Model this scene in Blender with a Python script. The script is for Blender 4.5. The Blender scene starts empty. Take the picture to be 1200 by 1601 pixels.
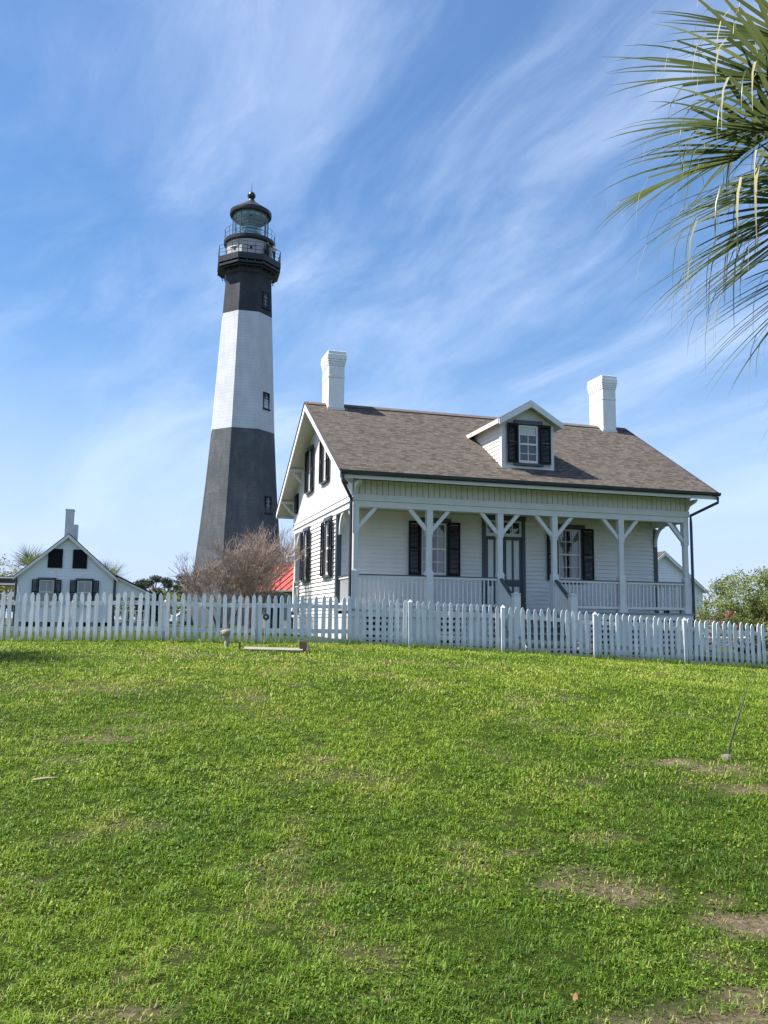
import bpy, math, random
import numpy as np
from mathutils import Vector, Matrix, Quaternion

rad = math.radians
random.seed(7)
RNG = np.random.default_rng(11)
sc = bpy.context.scene
COL = sc.collection

# ------------------------------------------------------------------ camera
EYE = np.array([0.0, 0.0, 1.65])
F_PX, PITCH, ROLL = 1359.4, 0.12575, 0.01074
_fw = np.array([0, math.cos(PITCH), math.sin(PITCH)])
_r0 = np.array([1.0, 0, 0]); _u0 = np.cross(_r0, _fw)
_r = _r0 * math.cos(ROLL) + _u0 * math.sin(ROLL)
_u = -_r0 * math.sin(ROLL) + _u0 * math.cos(ROLL)
cam_d = bpy.data.cameras.new("camera")
cam = bpy.data.objects.new("camera", cam_d); COL.objects.link(cam)
cam_d.sensor_fit = 'HORIZONTAL'; cam_d.sensor_width = 36.0
cam_d.lens = 36.0 * F_PX / 1200.0
cam_d.clip_end = 6000; cam_d.clip_start = 0.05
M = Matrix(((_r[0], _u[0], -_fw[0], EYE[0]), (_r[1], _u[1], -_fw[1], EYE[1]), (_r[2], _u[2], -_fw[2], EYE[2]), (0, 0, 0, 1)))
cam.matrix_world = M
sc.camera = cam

# ------------------------------------------------------------------ light
SUN_AZ, SUN_EL = rad(-97.5), rad(57.0)
S = Vector((math.sin(SUN_AZ) * math.cos(SUN_EL), math.cos(SUN_AZ) * math.cos(SUN_EL), math.sin(SUN_EL)))
sun_d = bpy.data.lights.new("sun", 'SUN'); sun_d.energy = 5.0; sun_d.angle = rad(0.53); sun_d.color = (1.0, 0.955, 0.88)
sun = bpy.data.objects.new("sun", sun_d); COL.objects.link(sun)
sun.rotation_mode = 'QUATERNION'; sun.rotation_quaternion = S.to_track_quat('Z', 'Y'); sun.location = S * 60
world = bpy.data.worlds.new("World"); sc.world = world; world.use_nodes = True
sc.view_settings.view_transform = 'Standard'; sc.view_settings.look = 'None'
sc.view_settings.exposure = 1.0; sc.view_settings.gamma = 1.0

def N(nt, t, **kw):
    n = nt.nodes.new(t)
    for k, v in kw.items():
        if k.startswith('i_'):
            key = k[2:]
            key = int(key) if key.isdigit() else key.replace('_', ' ')
            n.inputs[key].default_value = v
        else: setattr(n, k, v)
    return n
def ramp(nt, stops, interp='LINEAR'):
    n = nt.nodes.new('ShaderNodeValToRGB'); n.color_ramp.interpolation = interp
    e = n.color_ramp.elements
    while len(e) > 1: e.remove(e[0])
    e[0].position = stops[0][0]; e[0].color = (*stops[0][1], 1) if len(stops[0][1]) == 3 else stops[0][1]
    for p, c in stops[1:]:
        x = e.new(p); x.color = (*c, 1) if len(c) == 3 else c
    return n
def mathn(nt, op, a, b=None, c=None, clamp=False):
    n = nt.nodes.new('ShaderNodeMath'); n.operation = op; n.use_clamp = clamp
    for i, v in enumerate((a, b, c)):
        if v is None: continue
        if isinstance(v, (int, float)): n.inputs[i].default_value = v
        else: nt.links.new(v, n.inputs[i])
    return n.outputs[0]

def build_world():
    nt = world.node_tree; nt.nodes.clear(); L = nt.links.new
    sky = N(nt, 'ShaderNodeTexSky', sky_type='NISHITA', sun_disc=False, sun_elevation=SUN_EL, sun_rotation=SUN_AZ % (2 * math.pi))
    sky.altitude = 0; sky.air_density = 1.0; sky.dust_density = 1.0; sky.ozone_density = 3.0
    tc = N(nt, 'ShaderNodeTexCoord')
    sep = N(nt, 'ShaderNodeSeparateXYZ'); L(tc.outputs['Generated'], sep.inputs[0])
    zc = mathn(nt, 'ADD', mathn(nt, 'MAXIMUM', sep.outputs[2], 0.0), 0.20)
    px = mathn(nt, 'DIVIDE', sep.outputs[0], zc); py = mathn(nt, 'DIVIDE', sep.outputs[1], zc)
    # cirrus streaks run along one wind direction over the whole sky
    a = rad(-33)
    sa, ca = math.sin(a), math.cos(a)
    along = mathn(nt, 'ADD', mathn(nt, 'MULTIPLY', px, sa), mathn(nt, 'MULTIPLY', py, ca))
    cross = mathn(nt, 'SUBTRACT', mathn(nt, 'MULTIPLY', px, ca), mathn(nt, 'MULTIPLY', py, sa))
    def vec(sx, sy, off):
        c = N(nt, 'ShaderNodeCombineXYZ')
        L(mathn(nt, 'MULTIPLY', cross, sx), c.inputs[0]); L(mathn(nt, 'MULTIPLY', along, sy), c.inputs[1]); c.inputs[2].default_value = off
        return c.outputs[0]
    warp = N(nt, 'ShaderNodeTexNoise', i_Scale=0.9, i_Detail=3.0); L(vec(1, 1, 3.1), warp.inputs['Vector'])
    def streak(sx, sy, off, scale, detail, rough, wamt):
        mixv = N(nt, 'ShaderNodeVectorMath', operation='MULTIPLY_ADD')
        L(warp.outputs['Color'], mixv.inputs[0]); mixv.inputs[1].default_value = (wamt, wamt * .6, 0); L(vec(sx, sy, off), mixv.inputs[2])
        n = N(nt, 'ShaderNodeTexNoise', i_Scale=scale, i_Detail=detail, i_Roughness=rough); L(mixv.outputs[0], n.inputs['Vector'])
        return n.outputs['Fac']
    big = streak(1.0, 0.34, 37.9, 0.85, 4, .5, .6)
    fine = streak(1.0, 0.30, 21.5, 2.7, 9, .60, .55)
    wisps = streak(1.0, 0.5, 9.2, 5.0, 9, .66, .7)
    mr = N(nt, 'ShaderNodeMapRange', interpolation_type='SMOOTHSTEP'); L(big, mr.inputs[0]); mr.inputs[1].default_value = .16; mr.inputs[2].default_value = .54
    mf = N(nt, 'ShaderNodeMapRange', interpolation_type='SMOOTHSTEP'); L(fine, mf.inputs[0]); mf.inputs[1].default_value = .38; mf.inputs[2].default_value = .72
    mw = N(nt, 'ShaderNodeMapRange', interpolation_type='SMOOTHSTEP'); L(wisps, mw.inputs[0]); mw.inputs[1].default_value = .44; mw.inputs[2].default_value = .80
    cl = mathn(nt, 'ADD', mathn(nt, 'MULTIPLY', mr.outputs[0], mathn(nt, 'ADD', mathn(nt, 'MULTIPLY', mf.outputs[0], .85), .12)), mathn(nt, 'MULTIPLY', mathn(nt, 'MULTIPLY', mw.outputs[0], mf.outputs[0]), .4))
    # thicker veil low over the horizon
    low = N(nt, 'ShaderNodeMapRange', interpolation_type='SMOOTHSTEP'); L(sep.outputs[2], low.inputs[0])
    low.inputs[1].default_value = 0.36; low.inputs[2].default_value = 0.0; low.inputs[3].default_value = 0.0; low.inputs[4].default_value = 1.0
    hs = N(nt, 'ShaderNodeHueSaturation'); hs.inputs['Saturation'].default_value = 1.33; L(sky.outputs[0], hs.inputs['Color'])
    veil = N(nt, 'ShaderNodeMix', data_type='RGBA'); L(mathn(nt, 'MULTIPLY', low.outputs[0], .92), veil.inputs[0]); L(hs.outputs[0], veil.inputs[6]); veil.inputs[7].default_value = (3.6, 4.5, 6.5, 1)
    mix = N(nt, 'ShaderNodeMix', data_type='RGBA'); L(mathn(nt, 'ADD', mathn(nt, 'MULTIPLY', mathn(nt, 'MULTIPLY', cl, .60), mathn(nt, 'SUBTRACT', 1.0, mathn(nt, 'MULTIPLY', low.outputs[0], .75))), .03, clamp=True), mix.inputs[0])
    L(veil.outputs[2], mix.inputs[6]); mix.inputs[7].default_value = (5.1, 6.0, 7.8, 1)
    bg = N(nt, 'ShaderNodeBackground', i_Strength=0.089); L(mix.outputs[2], bg.inputs[0])
    out = N(nt, 'ShaderNodeOutputWorld'); L(bg.outputs[0], out.inputs[0])
build_world()

def ray(px, py): return _fw + _r * (px - 600) / F_PX - _u * (py - 800.5) / F_PX
def at(px, py, Y):
    d = ray(px, py); return EYE + d * Y / d[1]

# ------------------------------------------------------------------ materials
def mat(name, base=(.8, .8, .8), rough=.6, var=None, vscale=8.0, bump=0.0, bscale=60.0, spec=.4, metal=0.0, stretch=(1, 1, 1), detail=6, coat=0.0):
    """Principled with optional noise colour variation (var = second colour) and bump."""
    m = bpy.data.materials.new(name); m.use_nodes = True
    nt = m.node_tree; p = nt.nodes['Principled BSDF']; L = nt.links.new
    p.inputs['Base Color'].default_value = (*base, 1); p.inputs['Roughness'].default_value = rough
    p.inputs['Metallic'].default_value = metal; p.inputs['Specular IOR Level'].default_value = spec
    p.inputs['Coat Weight'].default_value = coat
    if var is not None or bump:
        g = N(nt, 'ShaderNodeTexCoord'); mp = N(nt, 'ShaderNodeMapping'); mp.inputs['Scale'].default_value = stretch
        L(g.outputs['Object'], mp.inputs[0])
    if var is not None:
        n = N(nt, 'ShaderNodeTexNoise', i_Scale=vscale, i_Detail=float(detail), i_Roughness=.62); L(mp.outputs[0], n.inputs['Vector'])
        r = ramp(nt, [(.32, base), (.70, var)]); L(n.outputs['Fac'], r.inputs[0]); L(r.outputs[0], p.inputs['Base Color'])
    if bump:
        n2 = N(nt, 'ShaderNodeTexNoise', i_Scale=bscale, i_Detail=5.0); L(mp.outputs[0], n2.inputs['Vector'])
        b = N(nt, 'ShaderNodeBump', i_Strength=bump, i_Distance=.02); L(n2.outputs['Fac'], b.inputs['Height']); L(b.outputs[0], p.inputs['Normal'])
    return m

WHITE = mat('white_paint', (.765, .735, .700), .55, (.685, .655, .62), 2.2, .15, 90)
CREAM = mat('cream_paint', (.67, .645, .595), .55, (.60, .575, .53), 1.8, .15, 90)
PORCHW = mat('porch_white_paint', (.72, .71, .685), .5, (.64, .63, .605), 3.0, .1, 90)
def fence_mat():
    m = bpy.data.materials.new('fence_paint'); m.use_nodes = True; nt = m.node_tree; p = nt.nodes['Principled BSDF']; L = nt.links.new
    tc = N(nt, 'ShaderNodeTexCoord'); oi = N(nt, 'ShaderNodeObjectInfo')
    off = N(nt, 'ShaderNodeVectorMath', operation='ADD'); L(tc.outputs['Object'], off.inputs[0])
    cv = N(nt, 'ShaderNodeCombineXYZ'); L(mathn(nt, 'MULTIPLY', oi.outputs['Random'], 37.0), cv.inputs[0]); L(cv.outputs[0], off.inputs[1])
    mp = N(nt, 'ShaderNodeMapping'); mp.inputs['Scale'].default_value = (8, 8, 1.2); L(off.outputs[0], mp.inputs[0])
    n = N(nt, 'ShaderNodeTexNoise', i_Scale=4.0, i_Detail=7.0, i_Roughness=.65); L(mp.outputs[0], n.inputs['Vector'])
    r = ramp(nt, [(.30, (.48, .49, .49)), (.45, (.66, .68, .70)), (.7, (.72, .74, .76))]); L(n.outputs['Fac'], r.inputs[0])
    br = mathn(nt, 'ADD', mathn(nt, 'MULTIPLY', oi.outputs['Random'], .22), .86)
    m1 = N(nt, 'ShaderNodeMix', data_type='RGBA', blend_type='MULTIPLY'); m1.inputs[0].default_value = 1; L(r.outputs[0], m1.inputs[6]); L(br, m1.inputs[7])
    sp = N(nt, 'ShaderNodeSeparateXYZ'); L(tc.outputs['Object'], sp.inputs[0])
    g = N(nt, 'ShaderNodeMapRange', interpolation_type='SMOOTHSTEP'); L(mathn(nt, 'ADD', sp.outputs[2], mathn(nt, 'MULTIPLY', n.outputs['Fac'], -.25)), g.inputs[0]); g.inputs[1].default_value = .10; g.inputs[2].default_value = -.12; g.inputs[3].default_value = 0; g.inputs[4].default_value = .75
    m2 = N(nt, 'ShaderNodeMix', data_type='RGBA'); L(g.outputs[0], m2.inputs[0]); L(m1.outputs[2], m2.inputs[6]); m2.inputs[7].default_value = (.24, .25, .19, 1)
    L(m2.outputs[2], p.inputs['Base Color']); p.inputs['Roughness'].default_value = .6
    b = N(nt, 'ShaderNodeBump', i_Strength=.3, i_Distance=.01); L(n.outputs['Fac'], b.inputs['Height']); L(b.outputs[0], p.inputs['Normal'])
    return m
FENCEW = fence_mat()
TRIM = mat('slate_trim_paint', (.055, .070, .080), .5, (.075, .09, .10), 3)
SHUT = mat('shutter_paint', (.006, .007, .010), .55, (.011, .012, .016), 4, spec=.2)
GUTTER = mat('dark_metal_gutter', (.035, .042, .050), .4, (.055, .06, .07), 5, metal=.2)
ROOFEDGE = mat('roof_edge', (.05, .05, .055), .8)
DARKIN = mat('dark_interior', (.02, .021, .023), .9)
CURT = mat('curtain_cloth', (.62, .62, .60), .9, (.5, .5, .49), 9, stretch=(8, 1, .5))
FLOORG = mat('porch_floor_paint', (.30, .32, .33), .6, (.22, .24, .25), 4)
BRICKP = mat('brick', (.30, .15, .10), .85, (.22, .12, .09), 14, .4, 60)
GALV = mat('black_iron', (.012, .014, .016), .45, (.02, .022, .025), 2)
BARK = mat('bark', (.17, .13, .10), .9, (.09, .07, .055), 18, .6, 40, stretch=(1, 1, .3))
TWIG = mat('bare_twig', (.36, .285, .245), .85, (.23, .175, .15), 12)
PALMTR = mat('palm_trunk', (.16, .13, .10), .9, (.08, .065, .05), 10, .8, 20)
CONC = mat('weathered_concrete', (.40, .36, .26), .85, (.25, .22, .16), 12, .4, 50)
OLDWOOD = mat('weathered_wood', (.36, .32, .25), .85, (.18, .155, .12), 9, .5, 40, stretch=(1, 8, 8))
DARKWOOD = mat('dark_old_wood', (.12, .09, .06), .9, (.07, .055, .04), 10, .4, 40)

def glass_mat():
    m = bpy.data.materials.new('window_glass'); m.use_nodes = True; nt = m.node_tree; nt.nodes.clear(); L = nt.links.new
    t = N(nt, 'ShaderNodeBsdfTransparent'); t.inputs[0].default_value = (.72, .78, .78, 1)
    g = N(nt, 'ShaderNodeBsdfGlossy'); g.inputs['Roughness'].default_value = .03
    tc = N(nt, 'ShaderNodeTexCoord'); n = N(nt, 'ShaderNodeTexNoise', i_Scale=2.2, i_Detail=2.0); L(tc.outputs['Object'], n.inputs['Vector'])
    b = N(nt, 'ShaderNodeBump', i_Strength=.12, i_Distance=.05); L(n.outputs['Fac'], b.inputs['Height']); L(b.outputs[0], g.inputs['Normal'])
    f = N(nt, 'ShaderNodeFresnel', i_IOR=1.5)
    k = mathn(nt, 'ADD', mathn(nt, 'MULTIPLY', f.outputs[0], 1.4), .05, clamp=True)
    mx = N(nt, 'ShaderNodeMixShader'); L(k, mx.inputs[0]); L(t.outputs[0], mx.inputs[1]); L(g.outputs[0], mx.inputs[2])
    o = N(nt, 'ShaderNodeOutputMaterial'); L(mx.outputs[0], o.inputs[0]); return m
GLASS = glass_mat()

def shingle_mat(name, c1, c2, c3, uvs=True):
    m = bpy.data.materials.new(name); m.use_nodes = True; nt = m.node_tree; p = nt.nodes['Principled BSDF']; L = nt.links.new
    uv = N(nt, 'ShaderNodeUVMap')
    br = N(nt, 'ShaderNodeTexBrick', offset=.37, offset_frequency=2, squash=1.35, squash_frequency=3)
    br.inputs['Scale'].default_value = 1.0; br.inputs['Brick Width'].default_value = .15; br.inputs['Row Height'].default_value = .092
    br.inputs['Mortar Size'].default_value = .008; br.inputs['Mortar Smooth'].default_value = .3; br.inputs['Bias'].default_value = 0.0
    br.inputs['Color1'].default_value = (0, 0, 0, 1); br.inputs['Color2'].default_value = (1, 1, 1, 1); br.inputs['Mortar'].default_value = (.12, .12, .12, 1)
    L(uv.outputs[0], br.inputs['Vector'])
    r = ramp(nt, [(0.0, c1), (.35, c2), (.7, c3), (1.0, c2)]); L(br.outputs['Color'], r.inputs[0])
    n = N(nt, 'ShaderNodeTexNoise', i_Scale=1.2, i_Detail=5.0); L(uv.outputs[0], n.inputs['Vector'])
    n2 = N(nt, 'ShaderNodeTexNoise', i_Scale=60.0, i_Detail=3.0); L(uv.outputs[0], n2.inputs['Vector'])
    a = mathn(nt, 'ADD', mathn(nt, 'MULTIPLY', n.outputs['Fac'], .5), mathn(nt, 'MULTIPLY', n2.outputs['Fac'], .55))
    v = N(nt, 'ShaderNodeMapRange'); L(a, v.inputs[0]); v.inputs[1].default_value = .25; v.inputs[2].default_value = .8; v.inputs[3].default_value = .86; v.inputs[4].default_value = 1.14
    mm = N(nt, 'ShaderNodeMix', data_type='RGBA', blend_type='MULTIPLY'); mm.inputs[0].default_value = 1.0
    L(r.outputs[0], mm.inputs[6]); L(v.outputs[0], mm.inputs[7]); L(mm.outputs[2], p.inputs['Base Color'])
    # each course laps over the one below: a saw-tooth height along the slope
    sp = N(nt, 'ShaderNodeSeparateXYZ'); L(uv.outputs[0], sp.inputs[0])
    saw = mathn(nt, 'FRACT', mathn(nt, 'DIVIDE', sp.outputs[1], .092))
    h = mathn(nt, 'ADD', mathn(nt, 'MULTIPLY', saw, -1.0), mathn(nt, 'MULTIPLY', br.outputs['Fac'], -.5))
    h = mathn(nt, 'ADD', h, mathn(nt, 'MULTIPLY', n2.outputs['Fac'], .5))
    b = N(nt, 'ShaderNodeBump', i_Strength=.75, i_Distance=.03); L(h, b.inputs['Height']); L(b.outputs[0], p.inputs['Normal'])
    p.inputs['Roughness'].default_value = .95; p.inputs['Specular IOR Level'].default_value = .15
    return m
SHINGLE = shingle_mat('asphalt_shingle', (.072, .060, .050), (.112, .094, .079), (.162, .138, .117))

def leaf_mat(name, dark, light, trans=.35, rough=.5, attr='tint'):
    m = bpy.data.materials.new(name); m.use_nodes = True; nt = m.node_tree; nt.nodes.clear(); L = nt.links.new
    at_ = N(nt, 'ShaderNodeAttribute', attribute_name=attr)
    r = ramp(nt, [(0.0, dark), (1.0, light)]); L(at_.outputs['Fac'], r.inputs[0])
    d = N(nt, 'ShaderNodeBsdfPrincipled', i_Roughness=rough); d.inputs['Specular IOR Level'].default_value = .3; L(r.outputs[0], d.inputs['Base Color'])
    t = N(nt, 'ShaderNodeBsdfTranslucent'); L(r.outputs[0], t.inputs[0])
    mx = N(nt, 'ShaderNodeMixShader'); mx.inputs[0].default_value = trans; L(d.outputs[0], mx.inputs[1]); L(t.outputs[0], mx.inputs[2])
    o = N(nt, 'ShaderNodeOutputMaterial'); L(mx.outputs[0], o.inputs[0]); return m

# ------------------------------------------------------------------ object helpers
def tag(o, label=None, cat=None, group=None, kind=None):
    if label: o['label'] = label
    if cat: o['category'] = cat
    if group: o['group'] = group
    if kind: o['kind'] = kind
    return o
def empty(name, loc, rz=0.0, label=None, cat=None, group=None):
    o = bpy.data.objects.new(name, None); COL.objects.link(o); o.location = loc; o.rotation_euler = (0, 0, rz); o.empty_display_size = .3
    return tag(o, label, cat, group)
def copy_tree(o, parent=None):
    c = o.copy(); COL.objects.link(c)
    if parent is not None: c.parent = parent
    for ch in list(o.children): copy_tree(ch, c)
    return c

class MB:
    def __init__(s): s.v = []; s.f = []; s.m = []; s.uv = {}
    def add(s, vs, fs, mi=0):
        o = len(s.v); s.v += [tuple(v) for v in vs]
        for f in fs: s.f.append(tuple(o + i for i in f)); s.m.append(mi)
        return s
    def quad(s, a, b, c, d, mi=0, uv=None):
        if uv: s.uv[len(s.f)] = uv
        return s.add([a, b, c, d], [(0, 1, 2, 3)], mi)
    def box(s, x0, y0, z0, x1, y1, z1, mi=0):
        x0, x1 = min(x0, x1), max(x0, x1); y0, y1 = min(y0, y1), max(y0, y1); z0, z1 = min(z0, z1), max(z0, z1)
        return s.add([(x0, y0, z0), (x1, y0, z0), (x1, y1, z0), (x0, y1, z0), (x0, y0, z1), (x1, y0, z1), (x1, y1, z1), (x0, y1, z1)],
                     [(0, 3, 2, 1), (4, 5, 6, 7), (0, 1, 5, 4), (1, 2, 6, 5), (2, 3, 7, 6), (3, 0, 4, 7)], mi)
    def bar(s, p, q, w, h, up=(0, 0, 1), mi=0):
        p = Vector(p); q = Vector(q); d = (q - p).normalized(); up = Vector(up)
        if abs(d.dot(up)) > .98: up = Vector((0, 1, 0))
        a = d.cross(up).normalized(); b = a.cross(d).normalized(); a *= w / 2; b *= h / 2
        vs = [p - a - b, p + a - b, p + a + b, p - a + b, q - a - b, q + a - b, q + a + b, q - a + b]
        return s.add(vs, [(3, 2, 1, 0), (4, 5, 6, 7), (0, 1, 5, 4), (1, 2, 6, 5), (2, 3, 7, 6), (3, 0, 4, 7)], mi)
    def tube(s, pts, radii, n=6, mi=0, cap=True):
        pts = [Vector(p) for p in pts]; rings = []; o = len(s.v)
        prev = None
        for i, p in enumerate(pts):
            d = (pts[min(i + 1, len(pts) - 1)] - pts[max(i - 1, 0)]).normalized()
            up = Vector((0, 0, 1)) if abs(d.z) < .95 else Vector((1, 0, 0))
            if prev is not None: up = prev
            a = d.cross(up).normalized(); b = a.cross(d).normalized(); prev = b
            r = radii[i] if hasattr(radii, '__len__') else radii
            for k in range(n):
                t = 2 * math.pi * k / n; s.v.append(tuple(p + a * math.cos(t) * r + b * math.sin(t) * r))
        for i in range(len(pts) - 1):
            for k in range(n):
                k2 = (k + 1) % n; s.f.append((o + i * n + k, o + i * n + k2, o + (i + 1) * n + k2, o + (i + 1) * n + k)); s.m.append(mi)
        if cap:
            s.f.append(tuple(o + k for k in range(n))[::-1]); s.m.append(mi)
            s.f.append(tuple(o + (len(pts) - 1) * n + k for k in range(n))); s.m.append(mi)
        return s
    def lathe(s, prof, n=24, c=(0, 0, 0), rot=0.0, mi=None, cap=True):
        o = len(s.v)
        for r, z in prof:
            for k in range(n):
                t = rot + 2 * math.pi * k / n; s.v.append((c[0] + r * math.cos(t), c[1] + r * math.sin(t), c[2] + z))
        for i in range(len(prof) - 1):
            for k in range(n):
                k2 = (k + 1) % n; s.f.append((o + i * n + k, o + i * n + k2, o + (i + 1) * n + k2, o + (i + 1) * n + k))
                s.m.append(mi[i] if mi else 0)
        if cap:
            s.f.append(tuple(o + k for k in range(n))[::-1]); s.m.append(mi[0] if mi else 0)
            s.f.append(tuple(o + (len(prof) - 1) * n + k for k in range(n))); s.m.append(mi[-1] if mi else 0)
        return s
    def prism(s, poly, a, b, axis='y', mi=0):
        """extrude a 2-D outline; axis y: poly=(x,z); axis x: poly=(y,z); axis z: poly=(x,y)"""
        def P(u, w, t): return (u, t, w) if axis == 'y' else ((t, u, w) if axis == 'x' else (u, w, t))
        n = len(poly); vs = [P(u, w, a) for u, w in poly] + [P(u, w, b) for u, w in poly]
        fs = [tuple(range(n)), tuple(range(2 * n - 1, n - 1, -1))] + [(i, n + i, n + (i + 1) % n, (i + 1) % n) for i in range(n)]
        return s.add(vs, fs, mi)
    def build(s, name, mats, parent=None, loc=(0, 0, 0), rot=(0, 0, 0), smooth=False, bevel=0.0):
        me = bpy.data.meshes.new(name); me.from_pydata(s.v, [], s.f)
        if not isinstance(mats, (list, tuple)): mats = [mats]
        for m in mats: me.materials.append(m)
        me.polygons.foreach_set('material_index', s.m)
        if s.uv:
            ul = me.uv_layers.new(name='UVMap')
            for fi, uv in s.uv.items():
                p = me.polygons[fi]
                for k, li in enumerate(p.loop_indices): ul.data[li].uv = uv[k]
        import bmesh
        bm = bmesh.new(); bm.from_mesh(me); bmesh.ops.recalc_face_normals(bm, faces=bm.faces); bm.to_mesh(me); bm.free()
        if smooth:
            me.polygons.foreach_set('use_smooth', [True] * len(me.polygons))
            if hasattr(me, 'set_sharp_from_angle'): me.set_sharp_from_angle(angle=rad(40))
        me.update()
        o = bpy.data.objects.new(name, me); COL.objects.link(o); o.location = loc; o.rotation_euler = rot
        if parent is not None: o.parent = parent
        if bevel:
            b = o.modifiers.new('bevel', 'BEVEL'); b.width = bevel; b.segments = 1; b.limit_method = 'ANGLE'
        return o

def npmesh(name, V, loops, starts, mats, parent=None, tint=None, midx=None, smooth=False, attr='tint'):
    me = bpy.data.meshes.new(name)
    me.vertices.add(len(V)); me.vertices.foreach_set('co', np.ascontiguousarray(V, dtype=np.float32).ravel())
    me.loops.add(len(loops)); me.loops.foreach_set('vertex_index', np.ascontiguousarray(loops, dtype=np.int32))
    me.polygons.add(len(starts)); me.polygons.foreach_set('loop_start', np.ascontiguousarray(starts, dtype=np.int32))
    if midx is not None: me.polygons.foreach_set('material_index', np.ascontiguousarray(midx, dtype=np.int32))
    if smooth: me.polygons.foreach_set('use_smooth', np.ones(len(starts), dtype=bool))
    me.update(calc_edges=True)
    if tint is not None:
        a = me.attributes.new(attr, 'FLOAT', 'POINT'); a.data.foreach_set('value', np.ascontiguousarray(tint, dtype=np.float32))
    for m in (mats if isinstance(mats, (list, tuple)) else [mats]): me.materials.append(m)
    o = bpy.data.objects.new(name, me); COL.objects.link(o)
    if parent is not None: o.parent = parent
    return o
def quads(name, Q, mats, parent=None, tint=None, midx=None):
    """Q: (n,4,3)"""
    n = len(Q)
    return npmesh(name, Q.reshape(-1, 3), np.arange(4 * n), np.arange(n) * 4, mats, parent, None if tint is None else np.repeat(tint, 4), midx)

# ------------------------------------------------------------------ ground
GY = np.array([-60, 0, 3.7, 7.0, 8.0, 10, 13, 15.5, 17.2, 19, 24, 60, 400.])
GZ = np.array([0, 0, .10, .47, .57, .79, 1.03, 1.145, 1.195, 1.215, 1.22, 1.20, .9])
def _pchip(x, y, q):
    h = np.diff(x); d = np.diff(y) / h; m = np.zeros(len(x))
    for i in range(1, len(x) - 1):
        if d[i - 1] * d[i] > 0:
            w1 = 2 * h[i] + h[i - 1]; w2 = h[i] + 2 * h[i - 1]; m[i] = (w1 + w2) / (w1 / d[i - 1] + w2 / d[i])
    i = np.clip(np.searchsorted(x, q) - 1, 0, len(x) - 2); t = np.clip((q - x[i]) / h[i], 0, 1)
    return (2*t**3-3*t**2+1)*y[i] + (t**3-2*t**2+t)*h[i]*m[i] + (-2*t**3+3*t**2)*y[i+1] + (t**3-t**2)*h[i]*m[i+1]
def gz(x, y):
    x = np.asarray(x, float); y = np.asarray(y, float)
    b = _pchip(GY, GZ, y)
    s = np.clip((y - 6) / 11.0, 0, 1); w = s * s * (3 - 2 * s)
    e = .9
    sp = np.where((x + .75) / e > 30, x + .75, e * np.log1p(np.exp(np.clip((x + .75) / e, -40, 30))))   # soft hinge at x=-.75
    far = np.clip((y - 30) / 25, 0, 1) * .1
    lat = -np.minimum(.055 * sp, 1.55) + .02 * np.clip(-x - 5, 0, 6) * -.25
    und = .012 * np.sin(x * 1.7 + 1.1 * np.sin(y * .9)) * np.sin(y * 1.3 + .6) + .006 * np.sin(x * 4.1 + y * 2.3)
    return b + w * lat + und * np.clip((60 - y) / 40, 0, 1)
def ground_at(px, py):
    d = ray(px, py); lo, hi = .5, 60.0
    for k in range(4000):
        t = .5 + k * .02; p = EYE + d * t / d[1]
        if p[2] < gz(p[0], p[1]): return p
    return p

# bare or dried patches of the lawn: (px, py, half-width m, half-depth m, strength, dryness)
PATCH = []
for px, py, a, b, s, k in [(925, 1312, .26, .13, .5, .85), (945, 1392, .34, .17, .75, .6), (1052, 1192, .22, .12, .95, .3), (1140, 1205, .32, .2, .8, .2), (1178, 1235, .35, .12, .8, .35), (1190, 1448, .30, .15, .95, .15),
                           (1110, 1600, .36, .17, 1.0, .1), (1180, 1566, .22, .09, .85, .2), (915, 1594, .12, .03, .8, .2), (140, 1156, .45, .14, .6, .25), (205, 1139, .45, .14, .5, .3), (512, 1395, .09, .10, .6, .8), (195, 1582, .14, .06, .85, .2),
                           (265, 1498, .09, .05, .7, .6), (800, 1335, .12, .07, .6, .8), (1120, 1415, .14, .06, .7, .5), (930, 1365, .1, .06, .6, .9), (520, 1215, .5, .25, .25, .9), (300, 1025, 1.3, .5, .35, .9), (130, 1075, 1.2, .5, .25, .95), (1090, 1058, .9, .35, .55, .8), (705, 1390, .08, .05, .6, .6),
                           (420, 1450, .08, .04, .5, .6), (590, 1560, .1, .04, .5, .5), (700, 1040, 2.2, .3, .3, 1.0), (1010, 1045, 1.5, .3, .35, 1.0)]:
    c = ground_at(px, py); PATCH.append((c[0], c[1], a, b, s, k))
def vnoise(x, y, seed=0):
    xi = np.floor(x).astype(int); yi = np.floor(y).astype(int); fx = x - xi; fy = y - yi
    def h(a, b):
        n = (a * 374761393 + b * 668265263 + seed * 974634777) & 0x7fffffff
        n = ((n ^ (n >> 13)) * 1274126177) & 0x7fffffff
        return ((n ^ (n >> 16)) & 0xffff) / 65535.0
    sx = fx * fx * (3 - 2 * fx); sy = fy * fy * (3 - 2 * fy)
    return (h(xi, yi) * (1 - sx) + h(xi + 1, yi) * sx) * (1 - sy) + (h(xi, yi + 1) * (1 - sx) + h(xi + 1, yi + 1) * sx) * sy
def fbm(x, y, seed=0, oct=4):
    a = 0; w = .5; t = 0
    for i in range(oct): a = a + w * vnoise(x * 2**i, y * 2**i, seed + i); t += w; w *= .5
    return a / t
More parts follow.
